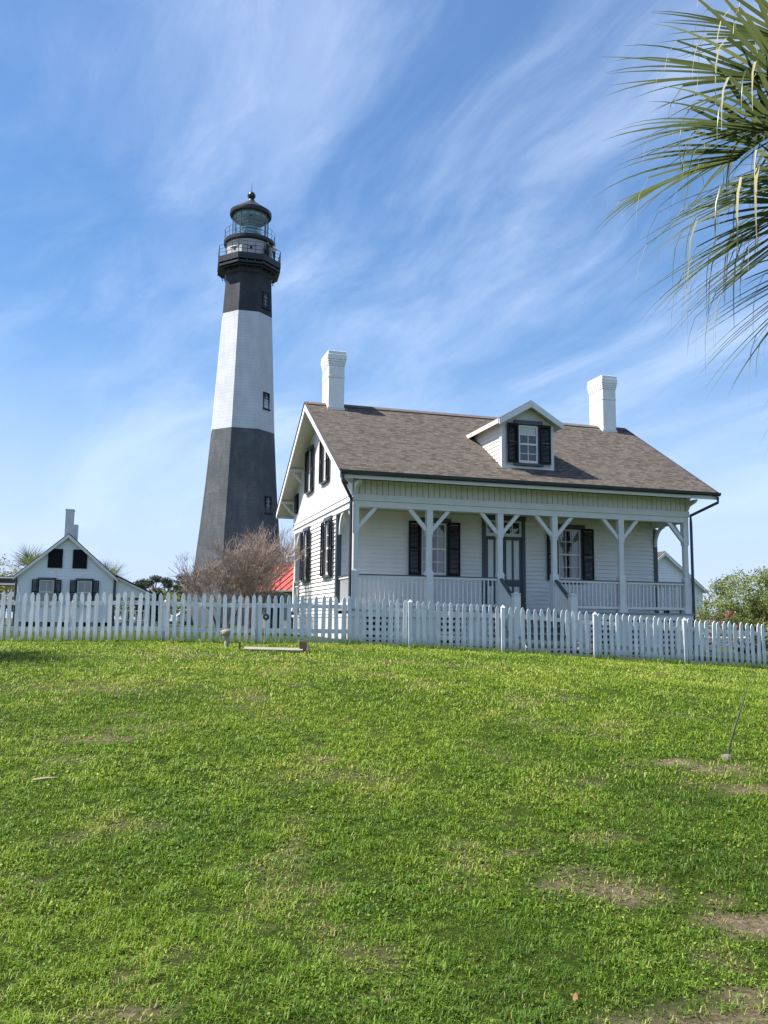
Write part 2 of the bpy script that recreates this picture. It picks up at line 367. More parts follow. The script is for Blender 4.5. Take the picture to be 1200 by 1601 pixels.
def patch_mask(x, y):
    m = np.zeros_like(x); dry = np.zeros_like(x)
    wob = (fbm(x * 6, y * 6, 5) - .5) + .9 * (fbm(x * 22, y * 22, 6, 3) - .5)
    for cx, cy, a, b, s, k in PATCH:
        d = np.sqrt(((x - cx) / a)**2 + ((y - cy) / b)**2) + wob * 1.3
        v = s * np.clip(1.35 - d, 0, 1)
        dry = np.where(v > m, k, dry); m = np.maximum(m, v)
    sm = np.clip((fbm(x * 1.9, y * 1.9, 21) - .64) * 6, 0, 1) * .35
    dry = np.where(sm > m, .9, dry); m = np.maximum(m, sm)
    return np.clip(m, 0, 1), dry

def ground_mat():
    m = bpy.data.materials.new('lawn_soil'); m.use_nodes = True; nt = m.node_tree; p = nt.nodes['Principled BSDF']; L = nt.links.new
    g = N(nt, 'ShaderNodeNewGeometry')
    def noise(s, d=6, rough=.6): 
        n = N(nt, 'ShaderNodeTexNoise', i_Scale=s, i_Detail=float(d), i_Roughness=rough); L(g.outputs['Position'], n.inputs['Vector']); return n.outputs['Fac']
    r1 = ramp(nt, [(.30, (.009, .016, .003)), (.52, (.034, .056, .007)), (.75, (.10, .135, .018))]); L(noise(22, 8, .75), r1.inputs[0])
    r2 = ramp(nt, [(.35, (.75, .85, .7)), (.65, (1.25, 1.12, 1.05))]); L(noise(.7, 5), r2.inputs[0])
    mul = N(nt, 'ShaderNodeMix', data_type='RGBA', blend_type='MULTIPLY'); mul.inputs[0].default_value = 1; L(r1.outputs[0], mul.inputs[6]); L(r2.outputs[0], mul.inputs[7])
    sx_ = N(nt, 'ShaderNodeVectorMath', operation='LENGTH'); L(g.outputs['Position'], sx_.inputs[0])
    fr_ = N(nt, 'ShaderNodeMapRange', interpolation_type='SMOOTHSTEP'); L(sx_.outputs['Value'], fr_.inputs[0]); fr_.inputs[1].default_value = 45; fr_.inputs[2].default_value = 95
    scrub = ramp(nt, [(.35, (.035, .040, .018)), (.65, (.085, .080, .045))]); L(noise(.25, 6), scrub.inputs[0])
    mf_ = N(nt, 'ShaderNodeMix', data_type='RGBA'); L(fr_.outputs[0], mf_.inputs[0]); L(mul.outputs[2], mf_.inputs[6]); L(scrub.outputs[0], mf_.inputs[7]); mul = mf_
    soil = ramp(nt, [(.32, (.05, .036, .022)), (.5, (.16, .12, .08)), (.7, (.34, .28, .20))]); L(noise(30, 8, .7), soil.inputs[0])
    a = N(nt, 'ShaderNodeAttribute', attribute_name='bare')
    mx = N(nt, 'ShaderNodeMix', data_type='RGBA'); L(a.outputs['Fac'], mx.inputs[0]); L(mul.outputs[2], mx.inputs[6]); L(soil.outputs[0], mx.inputs[7])
    L(mx.outputs[2], p.inputs['Base Color']); p.inputs['Roughness'].default_value = .95; p.inputs['Specular IOR Level'].default_value = .1
    b = N(nt, 'ShaderNodeBump', i_Strength=.9, i_Distance=.03); L(noise(38, 8, .75), b.inputs['Height']); L(b.outputs[0], p.inputs['Normal'])
    return m

def build_ground():
    def axis(fine0, fine1, step, far0, far1):
        a = list(np.arange(fine0, fine1 + 1e-6, step)); d = step; x = fine1
        while x < far1: d *= 1.25; x += d; a.append(x)
        d = step; x = fine0
        while x > far0: d *= 1.25; x -= d; a.insert(0, x)
        return np.array(a)
    xs = axis(-10, 12, .12, -3000, 3000); ys = axis(1.5, 22, .12, -150, 4500)
    X, Y = np.meshgrid(xs, ys); Z = gz(X, np.minimum(Y, 400))
    V = np.stack([X.ravel(), Y.ravel(), Z.ravel()], 1); nx, ny = len(xs), len(ys)
    i, j = np.meshgrid(np.arange(nx - 1), np.arange(ny - 1)); b = (j * nx + i).ravel()
    Q = np.stack([b, b + 1, b + 1 + nx, b + nx], 1)
    m, dry = patch_mask(V[:, 0], V[:, 1])
    o = npmesh('lawn', V, Q.ravel(), np.arange(len(Q)) * 4, ground_mat(), tint=m, smooth=True, attr='bare')
    tag(o, 'green domed lawn in front of the white picket fence', 'lawn', kind='structure')
build_ground()

# ------------------------------------------------------------------ siding and windows
def siding(L, z0, z1, openings=(), e=.118, lap=.030):
    mb = MB(); z = z0
    while z < z1 - 1e-4:
        t = min(z + e, z1); iv = [(0.0, L)]
        for (a, b, c, d) in openings:
            if t > c + .02 and z < d - .02:
                nv = []
                for p, q in iv:
                    if b <= p or a >= q: nv.append((p, q)); continue
                    if a > p: nv.append((p, a))
                    if b < q: nv.append((b, q))
                iv = nv
        for p, q in iv:
            mb.quad((p, -lap, z), (q, -lap, z), (q, -.003, t), (p, -.003, t))
            mb.quad((p, 0.02, z), (q, 0.02, z), (q, -lap, z), (p, -lap, z))
        z = t
    return mb
def boards(L, z0, topf, e=.155, gap=.014, y=-.026):
    """vertical boards with open joints over a dark backing; topf(x) gives the top height"""
    mb = MB(); x = 0.0
    while x < L - .01:
        a, b = x + gap / 2, min(x + e, L) - gap / 2
        za, zb = topf(a), topf(b)
        if max(za, zb) > z0 + .02:
            za, zb = max(za, z0 + .01), max(zb, z0 + .01)
            mb.prism([(a, z0), (b, z0), (b, zb), (a, za)], y, 0.0, 'y')
        x += e
    return mb

def window(parent, loc, rz, w, h, cols=3, rows=4, shutters=True, sw=.40, recess=True, lining=None, name='window', trim=None, sashm=None, curtain=True, head=True, casing=.10):
    """origin at bottom centre of the sash opening; local -y faces out"""
    trim = trim or TRIM; sashm = sashm or WHITE
    fr = MB(); x = w / 2
    d0, d1 = (-.05, .05)
    fr.box(-x - casing, d0, -.02, -x, d1, h + .02); fr.box(x, d0, -.02, x + casing, d1, h + .02)
    if head: fr.box(-x - casing - .03, d0 - .035, h + .02, x + casing + .03, d1, h + .135)
    else: fr.box(-x - casing, d0, h + .02, x + casing, d1, h + .10)
    fr.box(-x - casing - .04, d0 - .05, -.085, x + casing + .04, d1, -.02)
    f = fr.build(name, trim, parent, loc, (0, 0, rz), bevel=.006)
    y = -.012 if not recess else .004
    s = MB(); t = .045
    s.box(-x, y - .022, 0, -x + t, y + .022, h); s.box(x - t, y - .022, 0, x, y + .022, h)
    s.box(-x + t, y - .022, h - t, x - t, y + .022, h); s.box(-x + t, y - .022, 0, x - t, y + .022, .07)
    s.box(-x + t, y - .028, h / 2 - .025, x - t, y + .02, h / 2 + .025)
    iw = w - 2 * t
    for k in range(1, cols):
        xx = -x + t + iw * k / cols; s.box(xx - .010, y - .015, .07, xx + .010, y + .012, h / 2 - .025); s.box(xx - .010, y - .015, h / 2 + .025, xx + .010, y + .012, h - t)
    for k in range(1, rows):
        if k * 2 == rows: continue
        zz = h * k / rows; s.box(-x + t, y - .013, zz - .010, x - t, y + .010, zz + .010)
    s.build('sash', sashm, f)
    MB().quad((-x + t, y + .006, .05), (x - t, y + .006, .05), (x - t, y + .006, h - t), (-x + t, y + .006, h - t)).build('pane', GLASS, f)
    if recess:
        b = MB(); X = x + .06; b.quad((-X, .9, -.1), (X, .9, -.1), (X, .9, h + .1), (-X, .9, h + .1)); b.quad((-X, .03, -.1), (-X, .9, -.1), (-X, .9, h + .1), (-X, .03, h + .1))
        b.quad((X, .03, -.1), (X, .9, -.1), (X, .9, h + .1), (X, .03, h + .1)); b.quad((-X, .03, -.1), (X, .03, -.1), (X, .9, -.1), (-X, .9, -.1)); b.quad((-X, .03, h + .1), (X, .03, h + .1), (X, .9, h + .1), (-X, .9, h + .1))
        b.build('room_lining', DARKIN, f)
        if curtain:
            c = MB()
            for sgn in (-1, 1):
                n = 26
                for k in range(n):
                    u0, u1 = k / n, (k + 1) / n; X0 = sgn * (x * .98 - u0 * x * .72); X1 = sgn * (x * .98 - u1 * x * .72)
                    c.quad((X0, .09 + .018 * math.sin(k * 1.9), .03), (X1, .09 + .018 * math.sin((k + 1) * 1.9), .03), (X1, .09 + .018 * math.sin((k + 1) * 1.9), h - .02), (X0, .09 + .018 * math.sin(k * 1.9), h - .02))
            c.build('curtain', CURT, f, smooth=True)
    else:
        MB().quad((-x, -.004, 0), (x, -.004, 0), (x, -.004, h), (-x, -.004, h)).build('room_lining', lining or DARKIN, f)
    if shutters:
        for sg in (-1, 1):
            m = MB(); a = sg * (x + casing * .35); b_ = a + sg * sw; lo, hi = min(a, b_), max(a, b_)
            ys = -.112
            m.box(lo, ys, -.02, lo + .05, ys + .035, h + .03); m.box(hi - .05, ys, -.02, hi, ys + .035, h + .03)
            for zz in (-.02, h * .5 - .035, h - .04): m.box(lo + .05, ys, zz, hi - .05, ys + .033, zz + .07)
            zz = .055
            while zz < h - .05:
                if not (h * .5 - .06 < zz < h * .5 + .04): m.bar((lo + .05, ys + .018, zz), (hi - .05, ys + .018, zz), .034, .007, (0, .6, 1))
                zz += .036
            m.build('shutter', SHUT, f)
    return f

# ------------------------------------------------------------------ the keeper's cottage
YAW = 0.29151
HO = Vector((-.7927, 22.0496, 1.9772))
L_, W_, PD, RY = 10.0, 7.92, 1.633, 6.78      # length, depth, front porch depth, rear wall
ZB, ZB2, ZR, ZE, OX, OY = 2.93, 2.757, 6.243, 3.423, .482, .668
KS = (ZR - ZE) / (W_ / 2 + OY)
def roofz(y): return ZE + KS * (min(y, W_ - y) + OY)

def build_cottage():
    H = empty('keepers_cottage', HO, YAW, 'white clapboard cottage with brown shingle roof, dormer, two chimneys and front porch behind the fence', 'house')
    wins = [(2.786, .99, .74, 1.47), (7.04, .95, .74, 1.50)]
    door = (4.25, 5.60, 0.0, 2.70)
    ops = [(c - w / 2 - .04, c + w / 2 + .04, z - .04, z + h + .04) for c, z, w, h in wins] + [(door[0] + .06, door[1] - .06, -.02, 2.66)]
    siding(L_, 0.0, 2.78, ops).build('front_wall', WHITE, H, (0, PD, 0))
    gw = [(2.60, .98, .62, 1.50), (5.60, .98, .62, 1.50)]    # y, z, w, h
    wl = RY - PD
    siding(wl, -.12, 2.58, [(RY - c - w / 2 - .04, RY - c + w / 2 + .04, z - .04, z + h + .04) for c, z, w, h in gw]).build('gable_wall', WHITE, H, (0, RY, 0), (0, 0, -math.pi / 2))
    siding(wl, -.12, 2.58).build('gable_wall', WHITE, H, (L_, PD, 0), (0, 0, math.pi / 2))
    siding(L_, -.12, 2.78).build('rear_wall', WHITE, H, (L_, RY, 0), (0, 0, math.pi))
    MB().box(.03, PD + 1.0, -.5, L_ - .03, RY - 1.0, 3.2).build('core', DARKIN, H)
    for c, z, w, h in wins: window(H, (c, PD, z), 0, w, h, 3, 4, sw=.36)
    for c, z, w, h in gw: window(H, (0, c, z), -math.pi / 2, w, h, 2, 4, sw=.33)
    for (x, y) in ((0, PD), (L_, PD), (0, RY), (L_, RY)):
        sx = -1 if x == 0 else 1; sy = -1 if y == PD else 1
        m = MB(); m.box(x + sx * .035, y + sy * .035, -.12, x - sx * .11, y - sy * .11, 2.575); m.build('corner_board', TRIM, H, bevel=.006)
    # front door with transom
    d = MB(); a, b = door[0], door[1]; y = PD
    d.box(a, y - .06, 0, a + .11, y + .06, 2.76); d.box(b - .11, y - .06, 0, b, y + .06, 2.76); d.box(a - .02, y - .075, 2.62, b + .02, y + .06, 2.765)
    D = d.build('door', TRIM, H, bevel=.006)
    t = MB(); a2, b2 = a + .11, b - .11
    t.box(a2, y - .03, 2.16, b2, y + .03, 2.25); t.box(a2, y - .02, 2.57, b2, y + .03, 2.62); t.box(a2, y - .02, 2.25, a2 + .05, y + .03, 2.57); t.box(b2 - .05, y - .02, 2.25, b2, y + .03, 2.57)
    for k in (1, 2, 3): xx = a2 + (b2 - a2) * k / 4; t.box(xx - .012, y - .01, 2.25, xx + .012, y + .02, 2.57)
    t.build('transom', PORCHW, D)
    MB().quad((a2, y + .012, 2.25), (b2, y + .012, 2.25), (b2, y + .012, 2.6), (a2, y + .012, 2.6)).build('pane', GLASS, D)
    r_ = MB(); r_.box(a2, y + .10, 0, b2, y + .13, 2.62); r_.build('room_lining', DARKIN, D)
    mid = (a2 + b2) / 2
    for lo, hi in ((a2, mid - .006), (mid + .006, b2)):
        f = MB(); s = .075; zt = 2.155
        f.box(lo, y - .02, .02, lo + s, y + .02, zt); f.box(hi - s, y - .02, .02, hi, y + .02, zt)
        cx = (lo + hi) / 2; f.box(cx - .03, y - .02, .02, cx + .03, y + .02, zt)
        for z0, z1 in ((.02, .2), (.72, .92), (zt - .10, zt)):
            f.box(lo + s, y - .019, z0, cx - .03, y + .02, z1); f.box(cx + .03, y - .019, z0, hi - s, y + .02, z1)
        leaf = f.build('door_leaf', TRIM, D)
        pnl = MB()
        for p, q in ((lo + s, cx - .03), (cx + .03, hi - s)):
            for z0, z1 in ((.2, .72), (.92, zt - .10)): pnl.box(p, y - .004, z0, q, y + .015, z1)
        pnl.build('door_panel', PORCHW, D)
    MB().lathe([(.0, 0), (.03, .005), (.032, .03), (.012, .05)], 10).build('door_knob', CONC, D, (mid + .045, y - .02, 1.02), (math.pi / 2, 0, 0), smooth=True)
    # porch floor, ceiling, beams
    fl = MB(); x = -.05
    while x < L_ + .04: fl.box(x, -.09, -.045, min(x + .118, L_ + .05), PD - .02, 0); x += .12
    fl.build('porch_floor', FLOORG, H)
    MB().box(-.02, -.055, -.20, L_ + .02, -.015, -.047).build('floor_skirt', PORCHW, H)
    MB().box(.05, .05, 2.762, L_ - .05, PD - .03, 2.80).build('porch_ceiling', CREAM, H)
    for yy in (.0, ):
        bm = MB(); bm.box(0, .0, 2.60, L_, .14, ZB2); bm.box(-.025, -.03, ZB2 + .002, L_ + .025, .14, ZB - .002); bm.build('porch_beam', PORCHW, H, bevel=.005)
    bb = MB(); bb.box(0, .14, 2.60, .14, W_ - .14, ZB2); bb.box(-.03, .14, ZB2 + .002, .14, W_ + .03, ZB - .002); bb.box(-.045, -.03, ZB - .03, .0, W_ + .03, ZB + .03); bb.build('gable_band', WHITE, H, bevel=.005)
    bb = MB(); bb.box(L_ - .14, .14, 2.60, L_, W_ - .14, ZB2); bb.box(L_ - .14, .14, ZB2 + .002, L_ + .03, W_ + .03, ZB - .002); bb.build('gable_band', WHITE, H)
    bm = MB(); bm.box(0, W_ - .14, 2.60, L_, W_, ZB2); bm.box(.14, W_ - .14, ZB2 + .002, L_ - .14, W_ + .03, ZB - .002); bm.build('porch_beam', PORCHW, H)
    # frieze of vertical boards under the front eave
    fz = 3.30
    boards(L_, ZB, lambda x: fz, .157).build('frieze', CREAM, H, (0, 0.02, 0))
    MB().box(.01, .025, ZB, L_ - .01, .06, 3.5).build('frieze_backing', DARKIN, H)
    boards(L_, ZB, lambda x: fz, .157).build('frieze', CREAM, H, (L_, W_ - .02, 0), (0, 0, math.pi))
    # gable triangles
    def top(u): return roofz(u) - .10
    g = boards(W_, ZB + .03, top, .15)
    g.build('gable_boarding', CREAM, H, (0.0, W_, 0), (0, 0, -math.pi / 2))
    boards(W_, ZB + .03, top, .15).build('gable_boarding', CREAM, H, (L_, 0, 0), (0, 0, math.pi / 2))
    for xx in (.012, L_ - .012):
        MB().prism([(0.03, ZB - .1), (W_ - .03, ZB - .1), (W_ - .03, roofz(W_) - .1), (W_ / 2, roofz(W_ / 2) - .12), (.03, roofz(.03) - .1)], xx, xx + (.03 if xx < 1 else -.03), 'x').build('gable_backing', DARKIN, H)
    for c in (3.08, 5.22): window(H, (0, c, 3.74), -math.pi / 2, .50, 1.28, 2, 4, sw=.30, recess=False)
    m = MB(); m.box(-.10, 7.12, 3.30, -.06, 7.50, 3.88); m.box(-.06, 7.08, 3.26, -.022, 7.54, 3.92); m.build('attic_shutter', SHUT, H)
    m = MB(); m.box(-.10, .42, 3.30, -.06, .80, 3.88); m.box(-.06, .38, 3.26, -.022, .84, 3.92); m.build('attic_shutter', SHUT, H)
    # roof
    rf = MB(); x0, x1 = -OX, L_ + OX; sl = math.hypot(W_ / 2 + OY, ZR - ZE); th = .10
    rf.quad((x0, -OY, ZE), (x1, -OY, ZE), (x1, W_ / 2, ZR), (x0, W_ / 2, ZR), 0, [(x0, 0), (x1, 0), (x1, sl), (x0, sl)])
    rf.quad((x1, W_ + OY, ZE), (x0, W_ + OY, ZE), (x0, W_ / 2, ZR), (x1, W_ / 2, ZR), 0, [(x1 + 30, 0), (x0 + 30, 0), (x0 + 30, sl), (x1 + 30, sl)])
    zb = th * 1.17
    rf.quad((x0, -OY, ZE - zb), (x1, -OY, ZE - zb), (x1, W_ / 2, ZR - zb), (x0, W_ / 2, ZR - zb), 1)
    rf.quad((x0, W_ + OY, ZE - zb), (x1, W_ + OY, ZE - zb), (x1, W_ / 2, ZR - zb), (x0, W_ / 2, ZR - zb), 1)
    for yy in (-OY, W_ + OY): rf.quad((x0, yy, ZE - zb), (x1, yy, ZE - zb), (x1, yy, ZE), (x0, yy, ZE), 2)
    for xx in (x0, x1):
        for y0_, z0_, y1_, z1_ in ((-OY, ZE, W_ / 2, ZR), (W_ / 2, ZR, W_ + OY, ZE)): rf.quad((xx, y0_, z0_ - zb), (xx, y1_, z1_ - zb), (xx, y1_, z1_), (xx, y0_, z0_), 2)
    R = rf.build('roof', [SHINGLE, CREAM, ROOFEDGE], H)
    rc = MB(); rc.bar((x0 - .01, W_ / 2 - .09, ZR - .035), (x1 + .01, W_ / 2 - .09, ZR - .035), .22, .03, (0, -KS, 1)); rc.bar((x0 - .01, W_ / 2 + .09, ZR - .035), (x1 + .01, W_ / 2 + .09, ZR - .035), .22, .03, (0, KS, 1))
    rc.build('ridge_cap', mat('ridge_shingle', (.085, .068, .062), .95, (.13, .105, .095), 6), R)
    for xx, s in ((x0, -1), (x1, 1)):
        bg = MB()
        for y0_, z0_, y1_, z1_ in ((-OY, ZE, W_ / 2, ZR), (W_ + OY, ZE, W_ / 2, ZR)):
            bg.prism([(y0_, z0_ - .03), (y1_, z1_ - .03), (y1_, z1_ - .25), (y0_, z0_ - .22)], xx + s * .002, xx + s * .04, 'x')
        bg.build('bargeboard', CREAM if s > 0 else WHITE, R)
        ed = MB()
        for y0_, z0_, y1_, z1_ in ((-OY, ZE, W_ / 2, ZR), (W_ + OY, ZE, W_ / 2, ZR)):
            ed.prism([(y0_, z0_ + .012), (y1_, z1_ + .012), (y1_, z1_ - .027), (y0_, z0_ - .027)], xx + s * .001, xx + s * .06, 'x')
        ed.build('roof_edge_strip', ROOFEDGE, R)
    # fascia, soffit boards, gutter
    for s, yy in ((-1, -OY), (1, W_ + OY)):
        MB().box(x0, yy, ZE - .21, x1, yy - s * .03, ZE - zb - .002).build('fascia', CREAM, R)
        gt = MB(); yo = yy + s * .003
        prof = [(yo, ZE - .03), (yo, ZE - .10), (yo + s * .05, ZE - .122), (yo + s * .10, ZE - .095), (yo + s * .115, ZE - .025), (yo + s * .095, ZE - .025), (yo + s * .08, ZE - .085), (yo + s * .03, ZE - .095), (yo + s * .02, ZE - .03)]
        gt.prism(prof, x0 - .03, x1 + .06, 'x'); gt.build('gutter', GUTTER, R)
    # downspouts
    for xa, xb in ((x0 + .02, -.062), (x1 - .02, L_ + .055)):
        tpts = [(xa, -OY - .06, ZE - .14), (xa, -OY - .06, ZE - .30), (xb, -.035, ZB - .12), (xb, -.035, ZB - .34), (xb, -.035, -.95)]
        MB().tube(tpts, .042, 8).build('downspout', GUTTER, H, smooth=True)
    # purlin brackets under the verges
    for s, xw, xe in ((-1, 0, -OX), (1, L_, L_ + OX)):
        for yy in (.12, 1.56, W_ - 1.56, W_ - .12):
            zt = roofz(yy) - .235
            k = MB(); k.bar((xw, yy, zt), (xe, yy, zt), .09, .10); k.bar((xw + s * .05, yy, zt - .44), (xw + s * .05, yy, zt - .05), .08, .09); k.bar((xw + s * .07, yy, zt - .40), (xe - s * .06, yy, zt - .04), .07, .075)
            k.build('eave_bracket', CREAM, H)
    for xx in (.06, L_ - .06):
        k = MB(); k.prism([(-.02, ZB - .02), (-.02, 3.22), (-.5, 3.22), (-.42, 3.14), (-.14, 3.06)], xx - .04, xx + .04, 'x'); k.build('eave_bracket', CREAM, H)
    # porch posts with braces
    def post(x, y, dirs, zf=0.0):
        p = MB(); h = .092
        p.box(x - .125, y - .105, zf, x + .125, y + .105, zf + .10); p.box(x - h - .012, y - h - .012, zf + .10, x + h + .012, y + h + .012, .20); p.box(x - h, y - h, .20, x + h, y + h, .96)
        a = .074
        p.add([(x - h, y - h, .96), (x + h, y - h, .96), (x + h, y + h, .96), (x - h, y + h, .96), (x - a, y - a, 1.02), (x + a, y - a, 1.02), (x + a, y + a, 1.02), (x - a, y + a, 1.02)],
              [(0, 1, 5, 4), (1, 2, 6, 5), (2, 3, 7, 6), (3, 0, 4, 7)])
        c = .026
        oc = [(x - a + c, y - a), (x + a - c, y - a), (x + a, y - a + c), (x + a, y + a - c), (x + a - c, y + a), (x - a + c, y + a), (x - a, y + a - c), (x - a, y - a + c)]
        p.prism(oc, 1.02, 1.95, 'z'); p.box(x - .082, y - .082, 1.95, x + .082, y + .082, 2.68)
        P = p.build('porch_post', PORCHW, H)
        for dx, dy in dirs:
            k = MB(); k.bar((x + dx * .07, y + dy * .07, 2.07), (x + dx * .56, y + dy * .56, 2.63), .085, .095, (dy, -dx, 0) if False else (0, 0, 1)); k.build('brace', PORCHW, P)
    px_ = [.085, 2.095, 4.11, 5.73, 7.80, L_ - .085]
    for i, x in enumerate(px_):
        dirs = []
        if i > 0: dirs.append((-1, 0))
        if i < 5: dirs.append((1, 0))
        if i in (0, 5): dirs.append((0, 1))
        post(x, .088, dirs)
    for i, x in enumerate((.085, 3.3, 6.6, L_ - .085)):
        dirs = [(-1, 0)] if i else []
        if i < 3: dirs.append((1, 0))
        if i in (0, 3): dirs.append((0, -1))
        post(x, W_ - .088, dirs)
    for xx in (.06, L_ - .06):
        for yy, s in ((PD - .04, -1), (RY + .04, 1)):
            n = 7; pts = [(xx, yy + s * (.02 + .46 * (1 - math.cos(t))), 2.02 + .58 * math.sin(t)) for t in [math.pi / 2 * k / n for k in range(n + 1)]]
            k = MB()
            for p_, q_ in zip(pts, pts[1:]): k.bar(p_, q_, .07, .085)
            k.build('wall_brace', PORCHW, H)
    # railings
    ZL = .876
    def rail(p, q, axis):
        r = MB(); a, b = p, q
        if axis == 'x':
            r.box(a, .045, ZL - .075, b, .125, ZL - .02); r.box(a, .05, .10, b, .12, .165)
        else:
            r.box(axis - .04, a, ZL - .075, axis + .04, b, ZL - .02); r.box(axis - .035, a, .10, axis + .035, b, .165)
        Rr = r.build('railing', PORCHW, H)
        cp = MB()
        if axis == 'x': cp.box(a, .03, ZL - .019, b, .14, ZL + .008)
        else: cp.box(axis - .055, a, ZL - .019, axis + .055, b, ZL + .008)
        cp.build('handrail_cap', TRIM, Rr)
        n = round((b - a) / .118); proto = None
        for k in range(1, n):
            t_ = a + (b - a) * k / n
            if proto is None:
                c = (t_, .085) if axis == 'x' else (axis, t_)
                proto = MB().box(-.017, -.017, .166, .017, .017, ZL - .076).build('baluster', PORCHW, Rr, (c[0], c[1], 0))
            else:
                o = proto.copy(); COL.objects.link(o); o.parent = Rr; o.location = (t_, .085, 0) if axis == 'x' else (axis, t_, 0)
    rail(.18, 2.0, 'x'); rail(2.19, 4.015, 'x'); rail(5.825, 7.705, 'x'); rail(7.895, L_ - .18, 'x')
    rail(.18, PD - .04, .085); rail(.18, PD - .04, L_ - .085); rail(RY + .04, W_ - .18, .085); rail(RY + .04, W_ - .18, L_ - .085)
    # screens of the rear porch, dark frames
    # front stairs
    gl = -1.02
    st = MB(); n = 5
    for k in range(n):
        zt = -(k + 1) * (.98 / (n + .0)) + .02; y1 = -.09 - k * .25
        st.box(4.17, y1 - .27, zt - .045, 5.67, y1 + .01, zt); st.box(4.19, y1 - .02, zt - .20, 5.65, y1 - .0, zt - .047)
    for xx in (4.13, 5.66): st.prism([(-.09, -.02), (-.09, -.30), (-1.15, gl - .1), (-1.40, gl - .1), (-1.40, gl + .1)], xx, xx + .045, 'x')
    S_ = st.build('front_steps', FLOORG, H)
    for xx in (4.11, 5.73):
        nw = MB(); ny = -.90; nw.box(xx - .09, ny - .09, gl - .2, xx + .09, ny + .09, .38); nw.box(xx - .075, ny - .075, .38, xx + .075, ny + .075, .405); nw.prism([(xx - .10, ny - .10), (xx + .10, ny - .10), (xx + .10, ny + .10), (xx - .10, ny + .10)], .405, .43, 'z')
        nw.add([(xx - .08, ny - .08, .43), (xx + .08, ny - .08, .43), (xx + .08, ny + .08, .43), (xx - .08, ny + .08, .43), (xx, ny, .475)], [(0, 1, 4), (1, 2, 4), (2, 3, 4), (3, 0, 4)])
        nw.build('newel', PORCHW, S_)
        hr = MB(); hr.bar((xx, 0.0, .84), (xx, ny + .08, .28), .09, .05); hr.build('stair_handrail', TRIM, S_)
        hr = MB(); hr.bar((xx, 0.0, .79), (xx, ny + .08, .23), .06, .05)
        for k in range(1, 8):
            t_ = k / 8; yy = 0 + (ny + .08) * t_; zt = .79 - .56 * t_ - .02; hr.box(xx - .016, yy - .016, -.1 - .8 * t_, xx + .016, yy + .016, zt)
        hr.build('stair_balusters', PORCHW, S_)
    # lattice skirt between piers
    lat = MB(); zt, zb_ = -.205, -1.35; x = .0
    def lattice(a, b):
        xx = a
        while xx < b - .01: lat.box(xx, -.005, zb_, min(xx + .095, b), .012, zt); xx += .165
        zz = zt - .05
        while zz > zb_: lat.box(a, .0125, zz - .075, b, .028, zz); zz -= .15
    for a, b in ((.30, 2.0), (2.3, 4.05), (4.2, 5.65), (5.85, 7.6), (7.95, 9.7)): lattice(a, b)
    lat.build('lattice_skirt', PORCHW, H)
    for x in (.15, 2.15, 4.12, 5.75, 7.78, 9.85): MB().box(x - .15, -.02, -1.5, x + .15, .28, -.203).build('foundation_pier', PORCHW, H)
    ss = MB()
    y = .30
    while y < 7.7: ss.box(.0, y, -1.45, .02, y + .10, -.16); ss.box(L_ - .02, y, -1.45, L_, y + .10, -.16); y += .13
    ss.box(-.015, .0, -.2, .03, W_, -.125); ss.box(L_ - .03, .0, -.2, L_ + .015, W_, -.125)
    ss.build('side_skirt', WHITE, H)
    MB().box(.06, .32, -1.5, L_ - .06, W_ - .2, -.21).build('crawl_space', DARKIN, H)
    fl2 = MB(); fl2.box(0, RY, -.05, L_, W_ + .05, 0); fl2.build('rear_porch_floor', FLOORG, H)
    # chimneys
    for cx in (.355, 9.67):
        c = MB(); hx, hy = .245, .43; cy = W_ / 2 + .02; b0 = ZR - .55
        lv = [(0, b0, 6.98), (.012, 6.98, 7.04), (0, 7.04, 7.34), (.014, 7.34, 7.40), (.026, 7.40, 7.47), (.038, 7.47, 7.54), (.050, 7.54, 7.70), (.036, 7.70, 7.80)]
        dz = .0 if cx < 1 else .1
        for g_, z0_, z1_ in lv: c.box(cx - hx - g_, cy - hy - g_, (z0_ + dz if z0_ != b0 else z0_), cx + hx + g_, cy + hy + g_, z1_ + dz)
        C_ = c.build('chimney', mat('painted_brick', (.80, .80, .78), .7, (.70, .70, .68), 5, .35, 28), H, bevel=.008)
        fm = MB(); fm.box(cx - hx - .02, cy - hy - .02, 5.75, cx + hx + .02, cy - hy + .02, roofz(cy - hy) + .07); fm.build('flashing', GALV if False else PORCHW, C_)
        MB().box(cx - .14, cy - .3, 7.81 + dz, cx + .14, cy + .3, 7.815 + dz).build('flue', DARKIN, C_)
    build_dormer(H)
    return H

